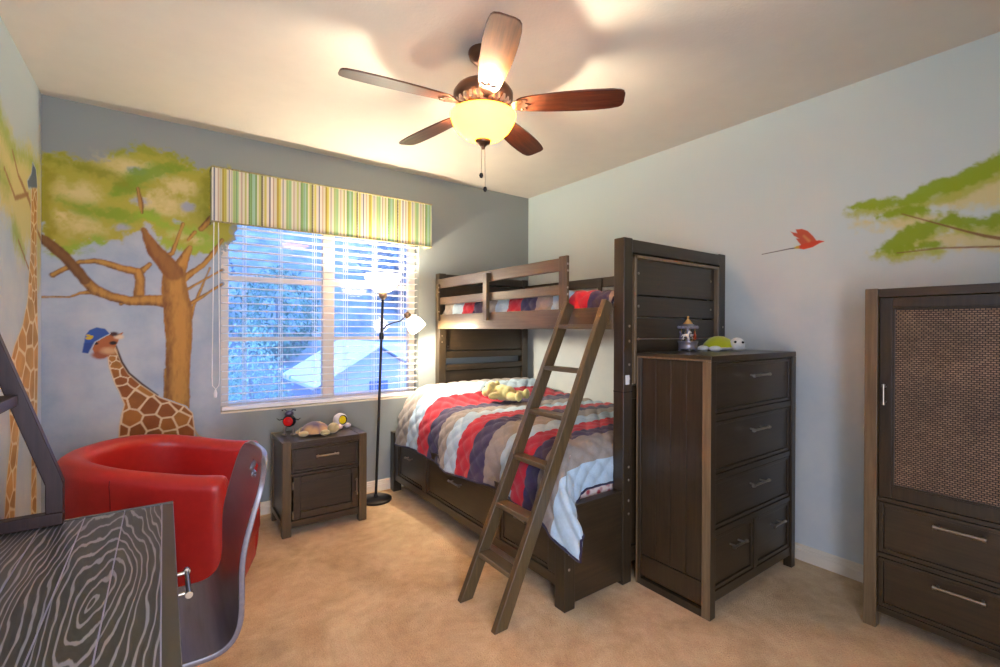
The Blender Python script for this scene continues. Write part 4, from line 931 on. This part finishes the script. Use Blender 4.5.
# plush turtle on the dresser
tt = thing('plush_turtle', 'white plush turtle with a lime green shell on the dresser top', 'plush toy', (-.40,-2.29,dz))
Mq = Matrix.Translation((-.425,-2.285,dz)) @ Matrix.Rotation(math.radians(-38), 4, 'Z') @ Matrix.Diagonal((.86,.86,.92,1))
WPL = plain('white_plush', (226,224,216), rough=.95, sheen=.5, bump=.4, bscale=260)
m = MB(); m.lathe([(0,.094),(.03,.090),(.062,.074),(.086,.050),(.098,.026),(.096,.020),(0,.018)], Mq @ Matrix.Diagonal((1.12,.85,1,1)), 28); m.build('shell', plain('lime_plush', (176,180,20), rough=.95, sheen=.4, noise=.1, nscale=30), tt, sharp=70)
m = MB(); m.ell(Mq @ Vector((0,0,.022)), (.098,.072,.018), rot=Mq.to_quaternion(), seg=20, rings=8); m.build('belly', WPL, tt)
m = MB(); m.ell(Mq @ Vector((.098,-.050,.042)), (.043,.040,.040), seg=18, rings=12); m.build('head', WPL, tt)
for (x, y) in ((-.06,-.085),(-.115,-.03),(.15,.03),(.055,.08),(-.07,.075)):
    m = MB(); m.ell(Mq @ Vector((x,y,.016)), (.036,.022,.016), rot=Mq.to_quaternion(), seg=14, rings=8); m.build('flipper', WPL, tt)
for s in ((.070,-.086,.058),(.116,-.092,.056)):
    m = MB(); m.ell(Mq @ Vector(s), (.008,.007,.007), rot=Mq.to_quaternion(), seg=10, rings=6); m.build('eye', DARK, tt)

# ------------------------------------------------------------------ wardrobe
wd = thing('wardrobe', 'dark wood wardrobe with woven door panels against the right wall', 'wardrobe', (-.22,-3.59,0))
wx, wy0, wy1, wz = -.425, -4.200, -2.985, 1.542
for (y0, y1) in ((wy1-.048, wy1),(wy0, wy0+.048)):
    MB().box(wx-.004, wx+.05, y0, y1, 0, wz).build('corner_post', WEDGE, wd, bevel=.003); MB().box(-.065, -.02, y0, y1, 0, wz).build('corner_post', WEDGE, wd, bevel=.003)
e = MB(); ya, yb = wy0+.048, wy1-.048
e.box(wx+.008, -.02, ya, yb, wz-.04, wz-.002)
for y in (ya, yb-.02): e.box(wx+.05, -.065, y, y+.02, .07, wz-.04)
for y in (wy1-.03, wy0+.012): e.box(wx+.05, -.065, y, y+.018, .07, wz)
e.box(-.045, -.028, ya, yb, .07, wz-.04)
ymid = (ya+yb)/2
for z0, z1 in ((.578,.597),(.325,.345),(.070,.100)): e.box(wx+.012, -.05, ya, yb, z0, z1)
e.box(wx+.012, -.05, ymid-.012, ymid+.012, .10, wz-.04)
e.build('carcass', WDL, wd, bevel=.002)
def weave():
    m, nt, b = new_mat('woven_brown_panel')
    tc = nt.nodes.new('ShaderNodeTexCoord'); sp = nt.nodes.new('ShaderNodeSeparateXYZ'); cb = nt.nodes.new('ShaderNodeCombineXYZ')
    nt.links.new(tc.outputs['Object'], sp.inputs[0]); nt.links.new(sp.outputs['Y'], cb.inputs['X']); nt.links.new(sp.outputs['Z'], cb.inputs['Y'])
    br = nt.nodes.new('ShaderNodeTexBrick'); br.inputs['Scale'].default_value = 1.0; br.inputs['Brick Width'].default_value = .0155; br.inputs['Row Height'].default_value = .0088; br.inputs['Mortar Size'].default_value = .0022; br.inputs['Mortar Smooth'].default_value = .6; br.offset = .5
    br.inputs['Color1'].default_value = lin((156,128,104))+(1,); br.inputs['Color2'].default_value = lin((128,102,82))+(1,); br.inputs['Mortar'].default_value = lin((26,19,14))+(1,)
    nt.links.new(cb.outputs[0], br.inputs['Vector'])
    n = nt.nodes.new('ShaderNodeTexNoise'); n.inputs['Scale'].default_value = 7; n.inputs['Detail'].default_value = 3; nt.links.new(tc.outputs['Object'], n.inputs['Vector'])
    mx = nt.nodes.new('ShaderNodeMix'); mx.data_type = 'RGBA'; mx.blend_type = 'OVERLAY'; mx.inputs['Factor'].default_value = .5
    nt.links.new(br.outputs['Color'], mx.inputs[6]); nt.links.new(n.outputs['Fac'], mx.inputs[7])
    nt.links.new(mx.outputs[2], b.inputs['Base Color']); b.inputs['Roughness'].default_value = .42
    iv = nt.nodes.new('ShaderNodeMath'); iv.operation = 'SUBTRACT'; iv.inputs[0].default_value = 1; nt.links.new(br.outputs['Fac'], iv.inputs[1])
    bp = nt.nodes.new('ShaderNodeBump'); bp.inputs['Strength'].default_value = .8; bp.inputs['Distance'].default_value = .003
    nt.links.new(iv.outputs[0], bp.inputs['Height']); nt.links.new(bp.outputs[0], b.inputs['Normal'])
    return m
WEAVE = weave()
for k, (p0, p1) in enumerate(((ymid+.012, yb),(ya, ymid-.012))):
    d = MB(); fxx = wx+.010; z0, z1 = .600, wz-.043
    a, b_ = p0+.004, p1-.004; fwz = .046
    d.box(fxx, fxx+.02, a, a+fwz, z0, z1); d.box(fxx, fxx+.02, b_-fwz, b_, z0, z1); d.box(fxx, fxx+.02, a+fwz, b_-fwz, z0, z0+fwz+.01); d.box(fxx, fxx+.02, a+fwz, b_-fwz, z1-fwz, z1)
    d = d.build('door', WD, wd, bevel=.003)
    MB().box(fxx+.009, fxx+.016, a+fwz, b_-fwz, z0+fwz+.01, z1-fwz).build('woven_panel', WEAVE, d, label='woven brown door panel')
    m = MB(); f2 = .008
    ia, ib, iz0, iz1 = a+fwz, b_-fwz, z0+fwz+.01, z1-fwz
    m.box(fxx-.001, fxx+.012, ia, ia+f2, iz0, iz1); m.box(fxx-.001, fxx+.012, ib-f2, ib, iz0, iz1); m.box(fxx-.001, fxx+.012, ia+f2, ib-f2, iz0, iz0+f2); m.box(fxx-.001, fxx+.012, ia+f2, ib-f2, iz1-f2, iz1)
    m.build('door_moulding', WD, d, bevel=.002)
    yh = (b_-.022) if k == 0 else (a+.022)
    bar_handle(d, (fxx,yh,1.02), (fxx,yh,1.11), (-.026,0,0), r=.0055)
    for (lo, hi) in ((.348,.575),(.103,.322)):
        q = MB(); framed_panel(q, 'x', fxx+.002, -1, a, b_, lo, hi, .018, .008, .018)
        # the field sits behind the frame: framed_panel pushes along -out
        q.box(fxx+.02, -.08, a+.02, b_-.02, lo+.02, hi-.06)
        q = q.build('drawer', WDL, wd, bevel=.002)
        yc = (a+b_)/2; bar_handle(q, (fxx+.002,yc-.078,hi-.045), (fxx+.002,yc+.078,hi-.045), (-.028,0,0), r=.006, posts=.07)

# ------------------------------------------------------------------ desk with ladder-shaped hutch
def desk_top_mat():
    m, nt, b = new_mat('black_oak_limed_grain')
    tc = nt.nodes.new('ShaderNodeTexCoord'); g = nt.nodes.new('ShaderNodeNewGeometry'); mp = nt.nodes.new('ShaderNodeMapping'); mp.inputs['Location'].default_value = (3.178,2.40*.17,0); mp.inputs['Scale'].default_value = (1.0,.17,0)
    nt.links.new(g.outputs['Position'], mp.inputs['Vector'])
    n = nt.nodes.new('ShaderNodeTexNoise'); n.inputs['Scale'].default_value = 9; n.inputs['Detail'].default_value = 3; nt.links.new(mp.outputs[0], n.inputs['Vector'])
    vm = nt.nodes.new('ShaderNodeVectorMath'); vm.operation = 'MULTIPLY_ADD'; vm.inputs[1].default_value = (.10,.10,0); nt.links.new(n.outputs['Color'], vm.inputs[0]); nt.links.new(mp.outputs[0], vm.inputs[2])
    v2 = nt.nodes.new('ShaderNodeVectorMath'); v2.operation = 'SUBTRACT'; v2.inputs[1].default_value = (.05,.05,0); nt.links.new(vm.outputs[0], v2.inputs[0])
    ln = nt.nodes.new('ShaderNodeVectorMath'); ln.operation = 'LENGTH'; nt.links.new(v2.outputs[0], ln.inputs[0])
    ml = nt.nodes.new('ShaderNodeMath'); ml.operation = 'MULTIPLY'; ml.inputs[1].default_value = 150; nt.links.new(ln.outputs['Value'], ml.inputs[0])
    fr = nt.nodes.new('ShaderNodeMath'); fr.operation = 'PINGPONG'; fr.inputs[1].default_value = 1.0; nt.links.new(ml.outputs[0], fr.inputs[0])
    mp2 = nt.nodes.new('ShaderNodeMapping'); mp2.inputs['Scale'].default_value = (260,9,1); nt.links.new(tc.outputs['Object'], mp2.inputs['Vector'])
    n2 = nt.nodes.new('ShaderNodeTexNoise'); n2.inputs['Scale'].default_value = 1; n2.inputs['Detail'].default_value = 3; nt.links.new(mp2.outputs[0], n2.inputs['Vector'])
    ad = nt.nodes.new('ShaderNodeMath'); ad.operation = 'MULTIPLY_ADD'; ad.inputs[1].default_value = .35; nt.links.new(n2.outputs['Fac'], ad.inputs[0]); nt.links.new(fr.outputs[0], ad.inputs[2])
    r = nt.nodes.new('ShaderNodeValToRGB'); r.color_ramp.elements[0].position = .86; r.color_ramp.elements[1].position = 1.25 if False else 1.0
    r.color_ramp.elements[0].color = lin((58,53,48))+(1,); r.color_ramp.elements[1].color = lin((142,138,140))+(1,)
    nt.links.new(ad.outputs[0], r.inputs['Fac']); nt.links.new(r.outputs[0], b.inputs['Base Color'])
    b.inputs['Roughness'].default_value = .34; b.inputs['Coat Weight'].default_value = .3; b.inputs['Coat Roughness'].default_value = .25
    bp = nt.nodes.new('ShaderNodeBump'); bp.inputs['Strength'].default_value = .2; bp.inputs['Distance'].default_value = .002; nt.links.new(ad.outputs[0], bp.inputs['Height']); nt.links.new(bp.outputs[0], b.inputs['Normal'])
    return m
DKT = desk_top_mat()
dk = thing('desk', 'dark grained wood desk with plank top against the left wall', 'desk', (-3.33,-2.5,0))
kx0, kx1, ky0, ky1, kz = XL+.02, -3.030, -3.25, -1.815, .760
m = MB(); edges = [kx0, -3.456, -3.353, -3.255, -3.158, kx1-.031]
for a, b_ in zip(edges, edges[1:]): m.box(a, b_, ky0+.02, ky1-.012, kz-.024, kz)
m.build('plank_top', DKT, dk, bevel=.0035, bseg=2)
GLINT = plain('groove_glint', (158,154,172), rough=.3, metal=.3)  # pale strips paint the window's reflection along the plank grooves
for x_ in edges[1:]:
    MB().box(x_-.0013, x_+.0013, ky0+.02, ky1-.012, kz-.004, kz+.0008).build('plank_glint', GLINT, dk, label='painted highlight line along a plank groove')
m = MB(); m.box(kx1-.031, kx1, ky0+.02, ky1-.012, kz-.026, kz+.0005); m.box(kx0, kx1, ky1-.012, ky1, kz-.026, kz+.003); m.box(kx0, kx1, ky0, ky0+.02, kz-.026, kz+.001)
m.build('edge_band', plain('dark_edge_band', (66,58,50), rough=.32, coat=.3), dk, bevel=.002)
for y in (ky1-.05, ky0+.012):
    m = MB(); m.box(kx0, kx0+.06, y, y+.038, 0, kz-.026); m.box(kx1-.065, kx1-.012, y, y+.038, 0, kz-.026); m.box(kx0+.06, kx1-.065, y+.01, y+.028, .14, kz-.026)
    m.build('leg_frame', WD, dk, bevel=.003)
m = MB(); m.box(kx0+.01, kx0+.03, ky0+.05, ky1-.05, .30, kz-.026)
m.box(kx1-.03, kx1-.018, ky0+.05, ky1-.05, kz-.04, kz-.026); m.build('back_panel', WDL, dk, bevel=.002)
for (a, b_) in ((-2.52,ky1-.056),(-3.19,-2.53)):
    d = MB(); d.box(kx1-.026, kx1-.004, a, b_, .575, kz-.031); d.box(kx0+.08, kx1-.026, a+.02, b_-.02, .60, .715)
    d = d.build('drawer', WDL, dk, bevel=.003)
    yc = (a+b_)/2-.06; bar_handle(d, (kx1-.004,yc-.075,.672), (kx1-.004,yc+.075,.672), (.030,0,0), r=.006, posts=.1)
hu = thing('desk_hutch', 'slant sided dark wood shelf unit standing on the desk', 'shelf', (-3.5,-2.5,kz+.001))
HW = wood('hutch_wood', (40,23,18), (56,34,26), rough=.42, axis=2, coat=.05, spec=.3)
def hutch_side(y0, y1):
    m = MB(); w = .036; zb = kz+.0035
    xo, xi = -3.300, XL+.035
    sl = (-3.437+3.310)/(1.297-.886)   # lean of the front member
    ztop = 1.86
    # outline of a closed frame: bottom bar, short upright, sloping member, back upright
    m.box(xi, xo, y0, y1, zb, zb+w)
    m.prism([(xo-.040, zb+w), (xo, zb+w), (xo, .890), (xo+sl*(ztop-.89), ztop), (xo+sl*(ztop-.89)-.042, ztop), (xo-.040, .885)], y0, y1, 'y')
    m.box(xi-.02, xi+.012, y0, y1, zb+w, ztop)
    return m.build('side_frame', HW, hu, bevel=.003)
hutch_side(-1.862,-1.828); hutch_side(-3.23,-3.196)
for z, xf in ((1.128,-3.395),(1.50,-3.50)):
    m = MB(); m.box(XL+.028, xf, -3.20, -1.8615, z, z+.030); m.build('shelf', HW, hu, bevel=.003)
m = MB(); m.box(XL+.008, XL+.016, -3.19, -1.865, 1.55, 1.84); m.build('back_strip', HW, hu)

# ------------------------------------------------------------------ moulded plywood chair at the desk
pc = thing('plywood_chair', 'dark curved plywood chair with a grip hole, pulled up to the desk', 'chair', (-3.05,-2.05,0))
PLY = wood('dark_plywood', (88,78,82), (108,96,100), rough=.32, axis=1, coat=.9)
prof = [(-3.34,.470),(-3.30,.476),(-3.20,.470),(-3.08,.455),(-2.995,.448),(-2.945,.452),(-2.910,.470),(-2.890,.500),(-2.880,.545),(-2.874,.60),(-2.862,.68),(-2.846,.76),(-2.828,.83),(-2.812,.885),(-2.800,.925),(-2.792,.955)]
def resample(P, n):
    P = np.array(P, float); d = np.r_[0, np.cumsum(np.hypot(*np.diff(P, axis=0).T))]; t = np.linspace(0, d[-1], n)
    return np.stack([np.interp(t, d, P[:,0]), np.interp(t, d, P[:,1])], 1), t
pr, tl_ = resample(prof, 84)
for _ in range(5): pr[1:-1] = .25*pr[:-2]+.5*pr[1:-1]+.25*pr[2:]
yc, hw = -2.052, .228
nw = 44; P = np.zeros((84, nw, 3)); Lp = tl_[-1]
for i in range(84):
    s = Lp-tl_[i]; w = hw
    rc = .095
    if s < rc: w = hw-rc+math.sqrt(max(0, rc*rc-(rc-s)**2))
    s2 = tl_[i]
    if s2 < .07: w = min(w, hw-.07+math.sqrt(max(0,.07*.07-(.07-s2)**2)))
    for j in range(nw):
        v = -1+2*j/(nw-1); y = yc+v*w
        cz = .012*v*v*float(smooth(.48,.34,tl_[i]))
        P[i,j] = (pr[i,0]-.022*v*v*float(smooth(.50,.72,tl_[i])), y, pr[i,1]+cz)
def skip(i, j):
    c = (P[i,j]+P[i+1,j+1])/2; return ((c[1]-yc)/.062)**2+((c[2]-.893)/.020)**2 < 1
m = MB(); m.grid(P, skip=skip); o = m.build('shell', PLY, pc, sharp=None)
s = o.modifiers.new('ply', 'SOLIDIFY'); s.thickness = .015; s.offset = 0
b = o.modifiers.new('bevel', 'BEVEL'); b.width = .003; b.segments = 2; b.limit_method = 'ANGLE'
for (x, y) in ((-3.26,-1.90),(-3.26,-2.20),(-2.99,-1.90),(-2.99,-2.20)):
    xs = -3.22 if x < -3.1 else -3.01
    m = MB(); m.tube([(xs, y+(.03 if y < yc else -.03), .445),(xs, y+(.01 if y < yc else -.01), .42),(x, y, .0)], .011, 10); m.build('leg', STEELD, pc)
for xs in (-3.22,-3.01): MB().box(xs-.015, xs+.015, -2.19, -1.91, .436, .445).build('seat_bracket', STEELD, pc)

# ------------------------------------------------------------------ red tub armchair
rc_ = thing('tub_armchair', 'red leather tub armchair in the left corner in front of the giraffe mural', 'armchair', (TUBX, TUBY, 0))
Mr_ = Matrix.Translation((TUBX, TUBY, 0)) @ Matrix.Rotation(math.radians(TUBA), 4, 'Z')
Rc, th, La = .335, .115, .36
path = []
for k in range(10): path.append((La-La*k/10, -Rc, 0))
for k in range(41):
    a = -PI/2-PI*k/40; path.append((Rc*math.cos(a), Rc*math.sin(a), 0))
for k in range(1, 11): path.append((La*k/10, Rc, 0))
path = [Vector(p) for p in path]; n = len(path)
lens = [0]
for a, b_ in zip(path, path[1:]): lens.append(lens[-1]+(b_-a).length)
Lt = lens[-1]; ncs = 28
rows_ = []
for i, p in enumerate(path):
    t_ = (path[min(i+1,n-1)]-path[max(i-1,0)]).normalized(); nr = Vector((t_.y, -t_.x, 0))   # outward
    if nr.dot(p) < 0: nr = -nr
    f = abs(2*lens[i]/Lt-1)       # 0 at back, 1 at arm fronts
    top = .790-.085*smooth(.25, 1.0, f)
    d_end = min(lens[i], Lt-lens[i]); k_ = 1.0
    if d_end < .05: k_ = math.sqrt(max(.0, 1-((.05-d_end)/.05)**2))*.55+.45
    row = []
    hw_ = th/2*k_
    zb = .055
    pts2 = [(hw_-.045, zb), (hw_-.02, .25), (hw_-.004, top-.10)]
    for q in range(9):
        a = q/8*PI; pts2.append((math.cos(a)*hw_*1.03, top-.052+math.sin(a)*.052*(.8+.2*k_)))
    pts2 += [(-hw_+.004, top-.12), (-hw_+.0, .40), (-hw_, .20), (-hw_, zb), ]
    for (d_, z_) in pts2:
        q = p+nr*d_; q.z = z_; row.append(Mr_ @ q)
    row.append(row[0].copy()); rows_.append(row)
m = MB(); m.grid(rows_)
bmesh.ops.remove_doubles(m.bm, verts=m.bm.verts, dist=.0004)
bmesh.ops.holes_fill(m.bm, edges=[e for e in m.bm.edges if e.is_boundary], sides=0)
o = m.build('shell', RED, rc_, sharp=60)
sb = o.modifiers.new('soft', 'SUBSURF'); sb.levels = 1; sb.render_levels = 2
# seams
m = MB()
for k in (12, 21, 30, 39, 48):
    r_ = rows_[k]; m.tube([r_[j]+(r_[j]-r_[14]).normalized()*.0015 for j in range(0, 5)], .0022, 6)
m.build('seams', plain('dark_red_seam', (120,14,16), rough=.5), rc_)
# seat cushion and front
def dshape(r, xf, n=24):
    return [(r*math.cos(PI/2+PI*k/n), r*math.sin(PI/2+PI*k/n)) for k in range(n+1)]+[(xf, -r), (xf, r)]
m = MB(); m.prism(dshape(Rc-th/2-.004, La+.015), .22, .425, 'z', Mr_); o = m.build('seat_cushion', RED, rc_, bevel=.035, bseg=4, sharp=30)
m = MB(); m.prism(dshape(Rc-.01, La-.02), .050, .22, 'z', Mr_); m.build('seat_base', RED, rc_, bevel=.01)
for (x, y) in ((.24,.24),(.24,-.24),(-.22,.2),(-.22,-.2)):
    m = MB(); m.lathe([(.018,0),(.024,.055),(0,.055)], Mr_ @ Matrix.Translation((x,y,0)), 14, cap=False); m.build('foot', WD, rc_)

# ------------------------------------------------------------------ outside the window
def foliage(name, c1, c2):
    m, nt, b = new_mat(name); tc = nt.nodes.new('ShaderNodeTexCoord'); n = nt.nodes.new('ShaderNodeTexNoise'); n.inputs['Scale'].default_value = 1.7; n.inputs['Detail'].default_value = 5
    nt.links.new(tc.outputs['Object'], n.inputs['Vector']); r = nt.nodes.new('ShaderNodeValToRGB'); r.color_ramp.elements[0].color = lin(c1)+(1,); r.color_ramp.elements[1].color = lin(c2)+(1,); r.color_ramp.elements[0].position = .35; r.color_ramp.elements[1].position = .65
    nt.links.new(n.outputs['Fac'], r.inputs['Fac']); nt.links.new(r.outputs[0], b.inputs['Base Color']); b.inputs['Roughness'].default_value = .8; return m
HB = foliage('hill_scrub', (112,128,132), (150,164,160))
nx_, ny_ = 60, 40; g = np.zeros((nx_, ny_, 3))
for i in range(nx_):
    for j in range(ny_):
        x = -16+34*i/(nx_-1); y = 1.2+20*j/(ny_-1); z = -2.9+max(0, y-4.5)*.78
        g[i,j] = (x, y, z)
g[...,2] += (fbm(g[...,0]+40, g[...,1]+10, .5, 4)-.5)*1.2*np.clip((g[...,1]-3)/3, 0, 1)
struct(MB().grid(g).build('ground_outside', HB, origin=(0,6,-3)))
def tree(x, y, z, h, w, mat, label, cat='tree', seed=0, nleaf=2600):
    rs = random.Random(seed); t = thing('tree' if cat == 'tree' else 'shrub', label, cat, (x,y,z))
    m = MB(); m.tube([(x,y,z-.3),(x+.05,y,z+h*.4),(x-.05,y,z+h*.75)], [.10*h/3,.07*h/3,.03], 8); m.build('trunk', BARK, t)
    m = MB()
    for _ in range(nleaf):
        a = rs.uniform(0, 2*PI); u = rs.uniform(-1, 1); rr = rs.uniform(.45, 1)**.5
        c = Vector((x+math.cos(a)*math.sqrt(1-u*u)*rr*w*(1+.25*math.sin(5*a)), y+math.sin(a)*math.sqrt(1-u*u)*rr*w, z+h*.58+u*rr*h*.46))
        R_ = Euler((rs.uniform(0,6.3), rs.uniform(0,6.3), rs.uniform(0,6.3))).to_matrix(); s_ = rs.uniform(.03,.07)*w/.8
        q = [c+R_ @ Vector(v)*s_ for v in ((-1,0,0),(0,-.45,.1),(1,0,0),(0,.45,.1))]
        m._f([m.bm.verts.new(p_) for p_ in q])
    m.build('crown', mat, t, sharp=None, fixn=False)
BARK = plain('bark', (130,136,136), rough=.9)
F1 = foliage('leaf_teal', (104,140,128), (140,176,152)); F2 = foliage('leaf_dark', (100,116,124), (126,144,146)); F3 = foliage('leaf_light', (134,172,152), (180,206,182))
TG = 'trees outside the window'
tree(-2.45, 4.3, -2.9, 3.9, .62, F1, 'teal green leafy tree outside the window, left of the centre bar', seed=1)
tree(-1.75, 5.6, -2.3, 3.7, .62, F3, 'pale green round tree outside the window, beside the centre bar', seed=2)
tree(-.75, 8.9, .2, 2.6, .95, F1, 'teal tree outside the right half of the window, behind the floor lamp', seed=3)
tree(-3.6, 7.0, -1.0, 3.8, .85, F2, 'dark tree on the slope outside the upper left of the window', seed=4)
tree(3.2, 10.6, 1.6, 3.6, 1.1, F2, 'dark tree on the slope outside the right edge of the window', seed=5)
tree(-2.7, 9.8, .9, 3.4, .95, F2, 'dark tree high on the slope outside the middle of the window', seed=6)
tree(-3.05, 2.6, -2.9, 3.2, .42, F3, 'light shrub close outside the lower left of the window', 'shrub', seed=7, nleaf=700)
for o in list(C.objects):
    if o.get('category') in ('tree', 'shrub'): o['group'] = TG
nb = thing('neighbour_house', 'pale gabled house roof outside the lower right of the window', 'house', (1.0,6.6,-3))
HW1 = plain('house_wall', (170,176,196), rough=.8); HR = plain('house_roof_tile', (226,226,226), rough=.8)
m = MB(); m.prism([(-.75,-3),(1.35,-3),(1.35,.35),(.30,.98),(-.75,.35)], 4.9, 7.3, 'y'); m.build('wall', HW1, nb)
m = MB()
for s in (-1,1):
    a = Vector((.30,0,1.02)); b_ = Vector((.30+s*1.25,0,.27)); m.prism([(a.x,a.z),(b_.x,b_.z),(b_.x,b_.z+.07),(a.x,a.z+.08)], 4.75, 7.4, 'y')
m.prism([(1.2,.35),(3.0,.35),(3.0,1.0),(.32,1.02)], 6.0, 7.4, 'y')
m.build('roof', HR, nb)
m = MB(); m.box(.12,.48,4.88,4.92,-.05,.35); m.build('window', plain('dark_pane', (90,110,150), rough=.2), nb)

# ------------------------------------------------------------------ light, world, camera
hl_ = bpy.data.lights.new('added_fill_light', 'AREA'); hl_.shape = 'RECTANGLE'; hl_.size = DX1-DX0-.1; hl_.size_y = DH-.3; hl_.energy = FILL_W; hl_.color = (1.0,.96,.88)  # unseen area lamp, added as fill to brighten the room
ho_ = bpy.data.objects.new('added_fill_light', hl_); C.objects.link(ho_); ho_.location = ((DX0+DX1)/2, YF-.16, DH/2+.05); ho_.rotation_euler = (math.radians(90),0,0)
w = bpy.data.worlds.new('World'); bpy.context.scene.world = w; w.use_nodes = True
bg = w.node_tree.nodes['Background']; bg.inputs[0].default_value = (.20,.37,1.0,1); bg.inputs[1].default_value = WORLD_E
sc = bpy.context.scene
f_, yaw, pitch, roll, cy_ = 467.68, -0.623904, -0.003578, 0.003974, 330.73
cyw, syw = math.cos(yaw), math.sin(yaw)
r_ = Vector((cyw, syw, 0)); fwd = Vector((-syw, cyw, 0)); up = Vector((0,0,1))
f2 = fwd*math.cos(pitch)+up*math.sin(pitch); u2 = up*math.cos(pitch)-fwd*math.sin(pitch)
r3 = r_*math.cos(roll)+u2*math.sin(roll); u3 = u2*math.cos(roll)-r_*math.sin(roll)
cam = bpy.data.cameras.new('Camera'); co = bpy.data.objects.new('Camera', cam); C.objects.link(co)
cam.sensor_width = 36; cam.sensor_fit = 'HORIZONTAL'; cam.lens = 36*f_/1000; cam.shift_y = -(333.5-cy_)/1000; cam.clip_start = .02
b3 = -f2
co.matrix_world = Matrix(((r3.x,u3.x,b3.x,-3.05789),(r3.y,u3.y,b3.y,-3.75422),(r3.z,u3.z,b3.z,1.35148),(0,0,0,1)))
sc.camera = co
sc.view_settings.view_transform = 'Standard'; sc.view_settings.look = 'None'; sc.view_settings.gamma = 1; sc.view_settings.use_curve_mapping = False
sc.view_settings.exposure = EXPO
sc.cycles.max_bounces = 14; sc.cycles.diffuse_bounces = 8; sc.cycles.glossy_bounces = 5; sc.cycles.transmission_bounces = 8; sc.cycles.transparent_max_bounces = 16
sc.cycles.use_denoising = True; sc.cycles.sample_clamp_indirect = 6.0
